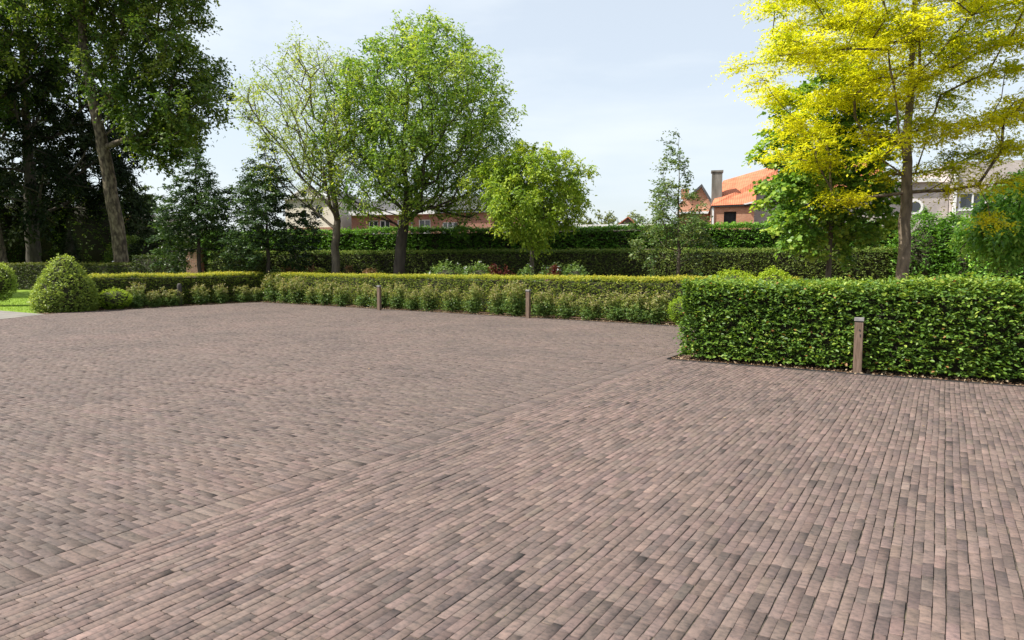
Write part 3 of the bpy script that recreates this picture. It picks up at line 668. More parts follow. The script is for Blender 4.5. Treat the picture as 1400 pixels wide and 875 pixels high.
def far_line(px, D=31.0, k=.267):
    t = (px-700)/F; return at(px, D/(1+k*t))
a, b = far_line(285), far_line(1420)
hedge('clipped_hedge', 'long olive green clipped hedge, the lower of the two far hedges', a, b, .9, 2.22, M['olive_hedge'], rng=r(24), dens=230, per=6, leaf=.05, wid=.035, tlen=.13,
      flat=.1, bumps=.05, tmean=.45, top_tint=.1, back=.1, core_in=.14, hvar=.02)
a2, b2 = far_line(270, 32.3), far_line(1238, 32.3)
hedge('pleached_hedge', 'tall dark green pleached hornbeam screen rising above the lower far hedge', a2, b2, 1.0, 3.33, M['hornbeam_far'], rng=r(25), dens=190, per=6, leaf=.085, wid=.055, tlen=.22,
      z0=1.6, flat=.5, droop=.15, bumps=.12, tmean=.45, top_tint=.2, back=.1, core_in=.22, hvar=.05)
# left, beyond the lawn
hedge('clipped_hedge', 'dark clipped hedge at the back of the lawn below the big trees', at(-60, 44), at(196, 40), 1.2, 1.62, M['box_dark'], rng=r(26), dens=110, per=5, leaf=.07, wid=.05, tlen=.15, back=.1)
hedge('clipped_hedge', 'dark shaded hedge block left of the brick gate pillar', at(180, 39), at(262, 36.5), 1.2, 2.05, M['box_dark'], rng=r(27), dens=110, per=5, leaf=.08, wid=.05, tlen=.15, back=.1, tmean=.2, top_tint=.1)  # leaf tint lowered, so the shade is also in the colour

# ================================================================ SHRUBS
cone = lambda z: np.interp(z, [0, .12, .3, .5, .7, .85, .95, 1], [.86, .98, .97, .8, .55, .33, .14, .02])
shrub('conical_shrub', 'large cone-shaped clipped evergreen shrub at the left corner of the yard', 'shrub', at(87, 23.3), .98, 2.02, M['cone'], rng=r(31), n=3400, per=7, leaf=.05, wid=.033, tlen=.15, shape=cone, bumps=.07, tmean=.42, core=.82)
shrub('round_shrub', 'small bright lime green rounded shrub beside the conical shrub', 'shrub', (-24.98, 12.98, 0), .56, .72, M['lime_ball'], rng=r(32), n=900, per=6, leaf=.035, wid=.022, tlen=.1, bumps=.03, tmean=.55, core=.8)
shrub('box_ball', 'round clipped box ball tucked against the end of the near hedge', 'shrub', (-5.7, 17.6, 0), .46, .76, M['lime_ball'], rng=r(33), n=1300, per=6, leaf=.03, wid=.02, tlen=.08, bumps=.02, tmean=.42, core=.85)
shrub('standard_shrub', 'leafy shrub on a short trunk cut off by the left edge of the photo', 'shrub', at(-5, 26.3), .62, 1.65, M['cone'], rng=r(34), n=1200, per=6, leaf=.055, wid=.035, tlen=.16, bumps=.08, stem=.2, core=.75)
for i, (px, d, rx, h, lb) in enumerate([(1003, 14.6, .75, 1.47, 'left of the two yellow-green rounded mounds behind the near hedge'), (1058, 14.2, .5, 1.5, 'right and smaller of the two yellow-green mounds behind the near hedge')]):
    shrub('round_shrub', lb, 'shrub', at(px, d), rx, h, M['lime_ball'], rng=r(35+i), n=1500, per=6, leaf=.035, wid=.024, tlen=.1, bumps=.03, tmean=.6, core=.85, group='rounded shrubs behind the near hedge')

# roses: four source bushes, then copies
def rose(seed):
    rng = r(seed); root = empty('rose_bush')
    nst = 12; th = rng.uniform(0, 6.28, nst); tp = np.stack([np.cos(th)*rng.uniform(.08, .44, nst), np.sin(th)*rng.uniform(.08, .38, nst), rng.uniform(.55, .92, nst)], 1)
    Ss, Ds, Ls, Ti = [], [], [], []; st = MB(); fl = []
    for q in tp:
        b = np.array([q[0]*.12, q[1]*.12, 0]); sv2 = unit(np.cross(q-b, rng.normal(size=3))); sw2 = unit(np.cross(q-b, sv2)); w = .006
        st.poly([b+sv2*w, b-sv2*w*.5+sw2*w, b-sv2*w*.5-sw2*w, q], [(0, 1, 3), (1, 2, 3), (2, 0, 3)])
        for s in rng.uniform(.1, 1, 52):
            p = b+(q-b)*s + np.array([0, 0, .0]); d = unit(rng.normal(size=3)+np.array([q[0]*1.2, q[1]*1.2, .3]))
            Ss.append(p); Ds.append(d); Ls.append(.2*(1.15-.55*s)*rng.uniform(.6, 1.4)); Ti.append(.25+.6*s**1.5)
        if rng.random() < .5: fl.append(q)
    for _ in range(230):      # dense skirt of foliage near the ground
        a = rng.uniform(0, 6.28); rr = rng.uniform(0, .34); Ss.append(np.array([rr*math.cos(a), rr*math.sin(a), rng.uniform(.06, .4)])); Ds.append(unit(np.array([math.cos(a), math.sin(a), rng.uniform(-.1, .7)])+rng.normal(0, .4, 3))); Ls.append(.14); Ti.append(.15)
    a = sprays(np.array(Ss), np.array(Ds), np.array(Ls), 6, rng, .048, .034, .1, .1, tint=np.array(Ti), tvar=.12)
    a[0][:, 2] = np.maximum(a[0][:, 2], .02)
    leaf_mesh('foliage', *a, M['rose'], root)
    st.build('stems', M['twig'], root)
    if fl:
        fl = np.array(fl); q = 6; PP = np.repeat(fl, q, 0); an = np.tile(np.arange(q)/q*6.283, len(fl)); AA = np.stack([np.cos(an), np.sin(an), np.full(len(an), .5)], 1)
        for i in range(len(fl)):
            sl = slice(i*q, i*q+q); leaf_mesh('flower', PP[sl], AA[sl], np.tile([0, 0, 1.], (q, 1)), .03, .026, rng.random(q), M['petal_pale'], root)
    return root
def copy_tree(o, parent=None):
    c = o.copy(); COL.objects.link(c); c.parent = parent
    for ch in o.children: copy_tree(ch, c)
    return c
src = [rose(s) for s in (41, 42, 43, 44)]
used = [False]*4
ORD = ['first', 'second', 'third', 'fourth', 'fifth', 'sixth', 'seventh', 'eighth']
segs = [([186, 212, 233], 'in the shaded left bed, {} counted leftward from the dark round-topped bollard', True),
        ([274, 303, 330, 351], '{} to the right of the dark round-topped bollard', False),
        ([376, 392, 409, 427, 447, 470, 496, 520], '{} counted leftward from the small slim bollard', True),
        ([543, 565, 589, 618, 648, 680, 706], '{} to the right of the small slim bollard', False),
        ([746, 777, 810, 843, 874, 897], '{} to the right of the bollard in the middle of the far bed', False)]
rr = random.Random(5); kk = 0
for xs, txt, rev in segs:
    m = len(xs)
    for i, px in enumerate(xs):
        k = kk % 4; kk += 1
        if used[k]: o = copy_tree(src[k])
        else: o = src[k]; used[k] = True
        if px < 360:
            yy = 13.1 + (px-160)/(360-160)*4.3
            # bed on the left side: find the point on X = LEFT-.45 seen at this column
            best = min((abs(700 + F*(math.cos(YAW)*-24.88+math.sin(YAW)*Y)/(math.sin(YAW)*24.88+math.cos(YAW)*Y) - px), Y) for Y in np.arange(11, 19, .05))
            o.location = (-24.88 + rr.uniform(-.05, .05), best[1], -.01)
        else:
            best = min((abs(700 + F*(math.cos(YAW)*X+math.sin(YAW)*(far_y(X)+.5))/(-math.sin(YAW)*X+math.cos(YAW)*(far_y(X)+.5)) - px), X) for X in np.arange(-25, -3, .05))
            o.location = (best[1], far_y(best[1])+.5 + rr.uniform(-.06, .1), -.01)
        o.rotation_euler = (0, 0, rr.uniform(0, 6.28)); s = rr.uniform(.9, 1.15) if px > 360 else rr.uniform(.7, .95); o.scale = (s, s, s*rr.uniform(.85, 1.15))
        nn_ = ORD[m-1-i] if rev else ORD[i]
        tag(o, 'rose bush ' + txt.format(nn_), 'rose bush', 'rose bushes planted along the yard')

# flowering shrubs between the low hedge and the far hedge
fs = [(612, 26, .9, 1.62, 'flower_shrub', 'petal_white', 26, 'white-flowering shrub right of the large ash trunk, left one of its pair'), (655, 26, .8, 1.6, 'flower_shrub', 'petal_white', 22, 'white-flowering shrub under the lime green tree, left of its trunk'),
      (760, 25, .75, 1.56, 'flower_shrub', 'petal_white', 26, 'white-flowering shrub just right of the lime green tree trunk'), (786, 24.5, .55, 1.6, 'flower_shrub', 'petal_white', 6, 'pale green bush right of the lime green tree, the farther right of the two there'),
      (676, 25.2, .26, 1.56, 'red_leaf', None, 0, 'dark red-leaved plant left of the lime green tree trunk'), (692, 25, .3, 1.42, 'red_leaf', None, 0, 'short dark red plant nearest the lime green tree trunk at left'),
      (758, 24, .25, 1.55, 'red_leaf', None, 0, 'dark red plant among the white flowers right of the lime green tree'),
      (720, 25.5, .4, 1.48, 'flower_shrub', 'petal_white', 10, 'small white-flowering bush at the foot of the lime green tree'),
      (395, 32, .5, 1.4, 'bronze_leaf', None, 0, 'bronze-red tipped shrub left of the slim ash trunk, the leftmost'), (428, 31.5, .55, 1.42, 'bronze_leaf', None, 0, 'bronze-red tipped shrub just left of the slim ash trunk'),
      (437, 31, .35, 1.42, 'box_hedge', None, 0, 'yellow-green low bush in front of the slim ash trunk'), (478, 30.5, .3, 1.55, 'bronze_leaf', None, 0, 'upright bronze-red plant right of the slim ash trunk'),
      (505, 30, .5, 1.38, 'bronze_leaf', None, 0, 'low bronze-tipped shrub between the two ash trunks'), (330, 33, .6, 1.45, 'flower_shrub', None, 0, 'pale green low plant between the two dark oaks'),
      (375, 32.5, .5, 1.35, 'flower_shrub', None, 0, 'pale green low plant at the foot of the right dark oak')]
for i, (px, d, rx, h, m, f, nf, lb) in enumerate(fs):
    shrub('flowering_shrub' if nf else 'leafy_shrub', lb, 'shrub', at(px, d), rx, h, M[m], rng=r(50+i), n=int(420*rx*h)+60, per=6, leaf=.075, wid=.045, tlen=.22, bumps=.12, flower=M[f] if f else None, nflower=nf, fsize=.06, group='flower border shrubs')

# shaded evergreen shrubs below the big trees, left
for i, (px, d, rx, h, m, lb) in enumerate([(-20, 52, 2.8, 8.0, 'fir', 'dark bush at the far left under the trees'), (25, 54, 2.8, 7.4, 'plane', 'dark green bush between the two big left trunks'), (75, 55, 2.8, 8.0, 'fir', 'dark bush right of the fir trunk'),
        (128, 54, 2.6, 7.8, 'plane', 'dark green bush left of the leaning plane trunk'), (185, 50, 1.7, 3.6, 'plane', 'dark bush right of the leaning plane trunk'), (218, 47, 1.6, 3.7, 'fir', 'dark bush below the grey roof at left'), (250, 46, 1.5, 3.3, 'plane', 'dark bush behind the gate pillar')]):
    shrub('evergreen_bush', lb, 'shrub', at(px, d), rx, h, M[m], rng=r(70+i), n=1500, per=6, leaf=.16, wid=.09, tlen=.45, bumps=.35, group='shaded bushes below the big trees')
shrub('young_conifer', 'small dark cone-shaped conifer between the big left trunks', 'conifer', at(97, 47), 1.0, 4.4, M['fir'], rng=r(78), n=1200, per=6, leaf=.14, wid=.05, tlen=.3, shape=lambda z: (1-z)**.8, bumps=.1)
# right end: shrubs filling the shade behind the near hedge
for i, (px, d, rx, h, m, lb) in enumerate([(1262, 27, 1.2, 3.6, 'hornbeam_far', 'loose dark green bush just right of the golden tree trunk'), (1300, 26.5, 1.0, 3.5, 'hornbeam_far', 'dark green bush under the white-framed window'),
        (1345, 25.5, 1.3, 3.25, 'hornbeam_far', 'dark green bush at right below the large-leaved tree'), (1400, 24, 1.5, 3.3, 'cherry', 'olive bush at the right edge behind the near hedge')]):
    shrub('loose_shrub', lb, 'shrub', at(px, d), rx, h, M[m], rng=r(80+i), n=1700, per=6, leaf=.1, wid=.06, tlen=.35, bumps=.2, tmean=.4, group='shrubs behind the golden tree')

# ================================================================ TREES
def prof_round(lo=.3): return lambda u: math.sin(min(1, max(0, (u*.93+.07)))**.8*math.pi)**.6

# golden honey locust
g = r(101); b0 = at(1233, 17); s = crown(320, bezprof([(0, 2.0), (.12, 3.3), (.35, 4.0), (.6, 3.9), (.85, 2.8), (1, .8)]), g, z0=4.0, z1=11.2, shell=.55, mind=.5, lumps=.26)
rr_ = np.hypot(s[:, 0], s[:, 1]); s[:, 2] = np.round(s[:, 2]/.85)*.85 + g.normal(0, .1, len(s)) + .13*rr_ - .3 + .25*np.sin(np.arctan2(s[:, 1], s[:, 0])*3)
tree('golden_locust_tree', 'tall tree with bright golden yellow layered foliage at right', 'tree', b0, [(0, 0, 0), (.03, .02, 2.2), (-.0, 0, 4.5), (.02, .05, 7), (.05, 0, 9.5), (.1, -.0, 10.8)], .15, s, M['locust'], M['bark_locust'], rng=g,
     nup=2.2, leaf=.075, wid=.038, per=20, twigs=40, tlen=.65, rc=.5, flat=.72, p=1.8, droop=.12, w=.06, zmin=3.0, updraft=.12, outw=.8, tmean=.5, clumpvar=.14)
# big ash
g = r(102); d = 30.3; b0 = at(546, d); s = crown(620, bezprof([(0, 2.6), (.12, 3.7), (.35, 4.35), (.6, 4.1), (.82, 2.9), (1, .7)]), g, z0=4.2, z1=12.0, shell=.42, mind=.5, cx=.93, cy=.59, lumps=.16)
tree('ash_tree', 'large round-crowned green tree with dark forked trunk', 'tree', b0, [(0, 0, 0), (.0, 0, 1.6), (.12, .08, 3.0), (.3, .2, 4.4), (.2, .1, 6.5), (.4, .2, 8.5)], .27, s, M['ash'], M['bark_dark'], rng=g,
     leaf=.14, wid=.065, per=9, twigs=15, tlen=.55, rc=.5, flat=.1, droop=.3, w=.42, zmin=3.0, outw=.5, clumpvar=.24, p=1.92, crown_light=.12, updraft=.35)
# slim ash, pale open crown
g = r(103); d = 30.6; b0 = at(459, d); s = crown(300, bezprof([(0, 1.0), (.2, 2.6), (.5, 3.25), (.8, 2.5), (1, .9)]), g, z0=4.9, z1=11.0, shell=.5, mind=.5, cx=-.7, cy=-.45, lumps=.25)
tree('ash_tree', 'slimmer tree with pale sparse airy crown left of the large round tree', 'tree', b0, [(0, 0, 0), (.0, 0, 2.3), (.1, .05, 3.4), (-.1, 0, 5), (-.3, -.1, 7)], .2, s, M['ash_pale'], M['bark'], rng=g,
     leaf=.12, wid=.05, per=8, twigs=9, tlen=.6, rc=.5, flat=.0, droop=.1, w=.5, zmin=2.6, outw=.4, clumpvar=.2, p=1.85, updraft=.5, tmean=.55)
# lime green tree
g = r(104); d = 27; b0 = at(727, d); s = crown(185, bezprof([(0, 1.2), (.2, 2.0), (.5, 2.1), (.75, 1.6), (1, .5)]), g, z0=2.9, z1=6.4, shell=.4, mind=.4, lumps=.26)
tree('lime_green_tree', 'small bright lime green tree with lumpy crown and thin trunk', 'tree', b0, [(0, 0, 0), (.02, 0, 1.8), (0, 0.02, 3.2), (.05, 0, 4.9)], .1, s, M['lime_tree'], M['bark'], rng=g,
     leaf=.12, wid=.06, per=10, twigs=22, p=1.9, tlen=.42, rc=.32, flat=0, droop=.6, w=.45, zmin=2.3, outw=.5, clumpvar=.13, crown_light=.15)
# young oak
g = r(105); d = 24; b0 = at(927, d); s = crown(150, bezprof([(0, 1.0), (.1, 1.4), (.25, 1.42), (.45, .8), (.7, .55), (1, .15)]), g, z0=2.0, z1=6.1, shell=.5, mind=.26, lumps=.3, cx=-.2, cy=-.13)
tree('young_oak_tree', 'young slender tree with sparse grey-green pointed crown left of the orange roof', 'tree', b0, [(0, 0, 0), (.02, 0, 2), (-.03, 0, 4), (-.05, .02, 6.1)], .07, s, M['young_oak'], M['bark'], rng=g,
     leaf=.1, wid=.055, per=7, twigs=9, p=1.8, tlen=.34, rc=.2, flat=.3, droop=.2, w=.2, zmin=1.5, outw=.7, clumpvar=.15)
# maple
g = r(106); d = 20.5; b0 = at(1133, d); s = crown(250, bezprof([(0, 1.0), (.15, 1.75), (.35, 1.8), (.6, 1.6), (.85, 1.2), (1, .4)]), g, z0=2.4, z1=7.2, shell=.45, mind=.4, cx=-.15, lumps=.25)
tree('maple_tree', 'green maple with broad leaves behind and left of the golden tree', 'tree', b0, [(0, 0, 0), (.02, 0, 2), (0, 0, 4), (0, .03, 7.5)], .085, s, M['maple'], M['bark'], rng=g,
     leaf=.14, wid=.13, per=7, twigs=13, p=1.8, tlen=.42, rc=.3, flat=.45, droop=.2, w=.3, zmin=1.9, outw=.7, clumpvar=.16, tmean=.5)
# right edge tree
g = r(107); d = 20.5; b0 = at(1425, d); s = crown(150, bezprof([(0, 1.2), (.3, 2.0), (.7, 1.8), (1, .5)]), g, z0=1.9, z1=4.5, shell=.4, mind=.35)
tree('cherry_tree', 'small tree with large drooping light green leaves at the right edge', 'tree', b0, [(0, 0, 0), (.05, 0, 1.5), (0, 0, 3.2)], .1, s, M['cherry'], M['bark'], rng=g,
     leaf=.16, wid=.08, per=8, twigs=18, p=1.9, tlen=.45, rc=.3, flat=.1, droop=.6, w=.4, zmin=1.2, outw=.6)
# two pin oaks
for k, (px, d, top, rad_, lb) in enumerate([(272, 32.5, 203, 1.95, 'dark blue-green pyramidal oak above the gate pillar, left of two'), (366, 31.5, 188, 1.95, 'dark blue-green pyramidal oak with thin trunk, right of two')]):
    g = r(108+k); H_ = hz(top, d); b0 = at(px, d); s = crown(230, bezprof([(0, .9), (.12, 1.25), (.35, 1.0), (.6, .62), (1, .1)]), g, z0=2.5, z1=H_, shell=.45, mind=.36, lumps=.45); s[:, :2] *= rad_*.9/1.25
    tree('pin_oak_tree', lb, 'tree', b0, [(0, 0, 0), (.02, 0, 2), (0, 0, 4.5), (0, .02, H_)], .1, s, M['pin_oak'], M['bark_dark'], rng=g,
         leaf=.13, wid=.07, per=9, twigs=14, p=1.8, tlen=.5, rc=.26, flat=.65, droop=.2, w=.2, zmin=2.0, outw=.8, clumpvar=.16, group='pair of dark oaks')
# leaning plane tree
g = r(111); d = 42; b0 = at(168, d)
sc_ = d/F; CR = np.array([math.cos(YAW), math.sin(YAW), 0])
def rel(px, py, dd=d, bx=168): 
    q = CR*((px-bx)*sc_); return (q[0], q[1], hz(py, d))
s = crown(430, bezprof([(0, 2.2), (.15, 4.8), (.4, 5.4), (.7, 5.4), (1, 2)]), g, z0=15.2, z1=25, shell=.5, mind=.7, cx=rel(175, 0)[0], cy=rel(175, 0)[1], lumps=.25)
s2 = []
for _ in range(420):
    px, py = g.uniform(155, 305), g.uniform(60, 225)
    if ((px-222)/84)**2 + ((py-128)/92)**2 > 1 or py > 120+(px-150)*1.5 or (g.random() < .45): continue
    q = rel(px, py); off = g.normal(0, 1.8); s2.append((q[0]-math.sin(YAW)*off, q[1]+math.cos(YAW)*off, q[2]))
s = np.concatenate([s, np.array(s2)])
tree('plane_tree', 'very tall tree with pale mottled trunk leaning left and wide hanging crown', 'tree', b0, [(0, 0, 0), rel(164, 320), rel(155, 250), rel(147, 190), rel(137, 130), rel(130, 80), rel(128, 20), rel(124, -60)], .43, s, M['plane'], M['bark_plane'], rng=g,
     leaf=.19, wid=.14, per=9, twigs=19, p=1.9, tlen=.9, rc=.65, flat=.1, droop=.35, w=.35, zmin=8, outw=.5, step=.8, sides=9, clumpvar=.2, tmean=.5)
# fir with drooping dark boughs
def conifer(name, label, px, d, H_, z0, rad_, mat, bark, seed, n=420, leaf=.3, rb=.5, tw=12, tl=1.0, group=None):
    g = r(seed); b0 = at(px, d); s = crown(n, bezprof([(0, .75), (.1, 1), (.5, .72), (1, .06)]), g, z0=z0, z1=H_, shell=.5, mind=rad_*.1, lumps=.15); s[:, :2] *= rad_
    return tree(name, label, 'tree', b0, [(0, 0, 0), (0, .05, H_*.3), (.05, 0, H_*.6), (0, 0, H_)], rb, s, mat, bark, rng=g, leaf=leaf, wid=leaf*.36, p=1.9, per=12, twigs=tw, tlen=tl, rc=rad_*.12,
                flat=.45, droop=.45, w=.15, zmin=z0*.8, outw=.9, step=.8, updraft=-.1, clumpvar=.2, group=group)
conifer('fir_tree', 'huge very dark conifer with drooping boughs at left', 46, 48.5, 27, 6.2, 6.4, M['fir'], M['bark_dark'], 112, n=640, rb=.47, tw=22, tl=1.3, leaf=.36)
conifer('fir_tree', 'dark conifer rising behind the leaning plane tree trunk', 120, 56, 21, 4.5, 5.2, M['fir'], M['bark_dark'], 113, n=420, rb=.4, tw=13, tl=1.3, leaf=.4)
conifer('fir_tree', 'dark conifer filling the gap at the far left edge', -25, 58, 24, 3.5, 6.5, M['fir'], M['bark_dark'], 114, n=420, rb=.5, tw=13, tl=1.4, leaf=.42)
# oak at the left edge
g = r(115); d = 45; b0 = at(6, d); s = crown(420, bezprof([(0, 2), (.25, 6), (.6, 6.5), (1, 2)]), g, z0=10.5, z1=22, shell=.5, mind=.75, cx=-1.5, cy=-1)
tree('oak_tree', 'big tree at the left edge with leaning trunk and green boughs high up', 'tree', b0, [(0, 0, 0), (-.45*.85, -.45*.53, 3.4), (-.9, -.6, 8), (-1.2, -.8, 13), (-1.2, -.8, 18)], .42, s, M['plane'], M['bark_plane'], rng=g,
     leaf=.22, wid=.15, per=8, twigs=15, p=1.9, tlen=.9, rc=.7, flat=.1, droop=.25, w=.35, zmin=6.5, outw=.5, step=.8, clumpvar=.2)
# unseen tree added beyond the left of the frame to shade the lawn
g = r(116); b0 = at(-330, 33); s = crown(300, bezprof([(0, 2), (.3, 5.2), (.6, 5.2), (1, 1.5)]), g, z0=4.5, z1=15, shell=.45, mind=.8)
tree('oak_tree', 'unseen broad green tree added beyond the left edge to shade the lawn', 'tree', b0, [(0, 0, 0), (.1, 0, 3), (0, 0, 8), (0, 0, 11)], .4, s, M['plane'], M['bark_dark'], rng=g, leaf=.24, wid=.17, per=7, twigs=9, tlen=.9, rc=.8, w=.4, zmin=3.5, outw=.5, step=.8)
# far trees
for k, (px, d, H_, rad_, lb) in enumerate([(182, 88, hz(243, 88), 2.2, 'far conifer with tufted top beyond the grey roof, left of two'), (203, 90, hz(250, 90), 1.9, 'far conifer beyond the grey roof, right of two')]):
    conifer('distant_conifer', lb, px, d, H_, 5, rad_, M['far_conifer'], M['bark_dark'], 120+k, n=110, leaf=.4, rb=.2, tw=9, tl=.9, group='far conifers')
for k, (px, d, H_, rad_, lb) in enumerate([(792, 120, hz(290, 120), 3.4, 'pale distant tree above the grey garage roof, left of three'), (826, 122, hz(287, 122), 3.0, 'pale distant tree above the grey garage roof, middle of three'), (868, 125, hz(290, 125), 3.2, 'pale distant tree left of the young slender oak')]):
    g = r(125+k); b0 = at(px, d); s = crown(120, bezprof([(0, .8), (.4, 1), (.8, .7), (1, .3)]), g, z0=3, z1=H_-.5, shell=.4, mind=.6); s[:, :2] *= rad_
    tree('distant_tree', lb, 'tree', b0, [(0, 0, 0), (0, 0, 3), (0, 0, H_*.7)], .25, s, M['far_tree'], M['bark'], rng=g, leaf=.4, wid=.28, per=7, twigs=9, tlen=.9, rc=.7, w=.4, zmin=2, outw=.5, step=1, group='far trees')

# ================================================================ BOLLARDS
def bollard(loc, label, h=.82, w=.115, rz=0.04):
    t = empty('bollard_light', loc, rz); tag(t, label, 'bollard', 'bollards along the yard')
    MB().box(-w/2, w/2, -w/2*.9, w/2*.9, -.02, h-.07).build('post', M['oak_post'], t, bevel=.006)
    MB().box(-w*.42, w*.42, -w*.38, w*.38, h-.07, h-.05).build('lamp_slot', M['dark_iron'], t)
    MB().box(-w*.56, w*.56, -w*.52, w*.52, h-.05, h).build('cap', M['metal_cap'], t, bevel=.004)
    return t
b = bollard((-1.02, 11.1, 0), 'nearest brown wooden bollard with grey cap before the broad near hedge')
s = MB(); s.lathe([(.012, 0), (.012, .006)], n=12)
k = s.build('screw', M['dark_iron'], b); k.location = (.012, -.053, .64); k.rotation_euler = (rad(90), 0, 0)
k2 = MB().box(-.007, .007, -.004, .003, -.02, .02).build('switch_plate', M['dark_iron'], b); k2.location = (.02, -.053, .56)
bollard((-10.40, 17.35, 0), 'brown wooden bollard with grey cap in the middle of the far rose bed', .84)
bollard((-16.5, 17.5, 0), 'slim brown bollard with grey cap, the farther of the two in the far rose bed', .86)
q = at(244, 26.4); t = tag(empty('bollard', (q.x+.0, q.y, 0)), 'dark round-topped bollard in the shaded left rose bed', 'bollard')
MB().lathe([(.085, -.02), (.085, .74), (.08, .79), (.06, .83), (.03, .85), (.005, .855)], n=20).build('post', M['dark_post'], t, smooth=True)

# ================================================================ GATE
q = far_line(267, 32.0)
t = tag(empty('gate_pillar', q, YAW), 'red brick pillar beside the dark metal gate under the left oak', 'pillar')
MB().box(-.33, .33, -.33, .33, -.03, hz(341, 33.5)).build('shaft', M['pillar_brick'], t)
MB().box(-.38, .38, -.38, .38, hz(341, 33.5), hz(341, 33.5)+.09).build('coping', M['concrete'], t)
q = far_line(284, 32.6)
t = tag(empty('metal_gate', q, YAW), 'dark metal garden gate with upright bars right of the brick pillar', 'gate')
gm = MB(); gm.box(-.33, .33, -.02, .02, .05, 1.65); gm.build('panel', M['dark_iron'], t)
gb = MB()
for i in range(6): gb.box(-.3+i*.12-.012, -.3+i*.12+.012, -.012, .012, 1.65, 2.35)
gb.box(-.33, .33, -.018, .018, 2.3, 2.335); gb.build('bars', M['dark_iron'], t)

# ================================================================ BUILDINGS
HA = rad(15)
class House:
    """front faces the yard like the far hedges; X / Z / PT turn a column / row of the photo into the house's own metres"""
    def __init__(s, name, label, pxc, d, cat='house'):
        s.pxc, s.d = pxc, d; s.t = tag(empty(name, at(pxc, d), YAW-HA), label, cat)
    def PT(s, px, py, y=0):
        t = (px-700)/F; l0 = (s.pxc-700)/F*s.d; c, q = math.cos(HA), math.sin(HA)
        x = (t*(s.d+y*c) - l0 - y*q)/(c + t*q)
        return (x, y, hz(py, s.d - x*q + y*c))
    def X(s, px): return s.PT(px, 300)[0]
    def Z(s, py): return hz(py, s.d)
    def window(s, x0, x1, z0, z1, y=-.0, cols=2, rows=2, fm='white_paint', fw=.07, depth=.1, glass='glass'):
        f = MB(); f.box(x0, x0+fw, y+depth-.05, y+depth, z0, z1).box(x1-fw, x1, y+depth-.05, y+depth, z0, z1)
        f.box(x0+fw, x1-fw, y+depth-.05, y+depth, z0, z0+fw).box(x0+fw, x1-fw, y+depth-.05, y+depth, z1-fw, z1)
        for i in range(1, cols):
            x = x0+(x1-x0)*i/cols; f.box(x-fw*.4, x+fw*.4, y+depth-.045, y+depth-.004, z0+fw, z1-fw)
        for i in range(1, rows):
            z = z0+(z1-z0)*i/rows; f.box(x0+fw, x1-fw, y+depth-.04, y+depth-.006, z-fw*.3, z+fw*.3)
        w = f.build('window', M[fm], s.t)
        MB().box(x0, x1, y+depth, y+depth+.02, z0, z1).build('pane', M[glass], w)
        return w

# cream house with pediment
h = House('cream_house', 'cream rendered house with round-windowed pediment behind the left ash', 430, 62)
X, Z = h.X, h.Z
wd = (X(433), X(443), Z(300), Z(286)); wd2 = (X(414), X(421), Z(307), Z(287)); wd3 = (X(436), X(446), Z(322), Z(313))
MB().wall(X(392), X(458), 0, Z(272), 0, .35, [wd, wd2]).build('wall', M['cream'], h.t)
MB().box(X(392), X(458), .36, 8, 0, Z(273)).build('house_body', M['cream'], h.t)
MB().extrude([(X(398), Z(270)), (X(446), Z(270)), (X(424), Z(256))], .0, .4).build('pediment', M['cream'], h.t)
c = MB(); c.box(X(390), X(460), -.25, .4, Z(272), Z(269.5)); c.extrude([(X(395), Z(269.4)), (X(396.5), Z(269.4)), (X(424), Z(256)), (X(449), Z(269.4)), (X(451), Z(269.4)), (X(424), Z(254))], -.2, .45)
c.build('cornice', M['white_paint'], h.t)
oc = MB().lathe([(.42, 0), (.42, .06), (.3, .06)], n=20).build('round_window', M['white_paint'], h.t); oc.location = (X(418), -.0, Z(264.5)); oc.rotation_euler = (rad(90), 0, 0)
po = MB().lathe([(.31, .02), (.31, .08)], n=20).build('pane', M['glass'], oc)
h.window(*wd, cols=2, rows=2); h.window(*wd2, cols=1, rows=2)
ar = MB(); n_ = 14; prof = [(X(438)+.36*math.cos(a), Z(286)+.36*math.sin(a)) for a in np.linspace(0, math.pi, n_)]; ar.extrude(prof, -.03, .03); ar.build('window_arch', M['glass'], h.t)
MB().box(X(397), X(457.8), -.05, -.002, 0, Z(311)).build('base_course', M['brick_red'], h.t)
rf = MB(); xa, xb = X(392)-.3, X(500); zr = Z(272)
rf.poly([(xa, .3, zr), (X(458)+.3, .3, zr), (X(458)+.3, 8.2, zr), (xa, 8.2, zr), (xa+2, 4, Z(252)), (X(458)-2, 4, Z(252))], [(0, 1, 5, 4), (1, 2, 5), (2, 3, 4, 5), (3, 0, 4), (3, 2, 1, 0)]); rf.build('roof', M['slate'], h.t)

# brick wing
h = House('brick_house', 'red brick house with white eaves board and white windows behind the large ash', 585, 60)
X, Z = h.X, h.Z
wins = [(X(505), X(518), 2), (X(520), X(534), 2), (X(544), X(550), 1), (X(573), X(589), 2), (X(605), X(626), 3), (X(675), X(698), 3)]
holes = [(a, b, Z(320), Z(300)) if i < 4 else (a, b, Z(320), Z(304)) for i, (a, b, _) in enumerate(wins)]
MB().wall(X(482), X(712), 0, Z(292), 0, .3, holes).build('wall', M['brick_red'], h.t)
MB().box(X(482), X(712), .5, 9, 0, Z(292)).build('house_body', M['brick_red'], h.t)
for hl, (_, _, c_) in zip(holes, wins): h.window(*hl, cols=c_, rows=2, fw=.08, depth=.12)
MB().box(X(480)-.2, X(597), -.45, .2, Z(293), Z(287.6)).build('eaves_board', M['white_paint'], h.t)
MB().box(X(597.2), X(714), -.3, .2, Z(292), Z(290)).build('gutter', M['lead'], h.t)
MB().box(X(563.5), X(565.5), -.12, -.002, 0, Z(292)).build('downpipe', M['lead'], h.t)
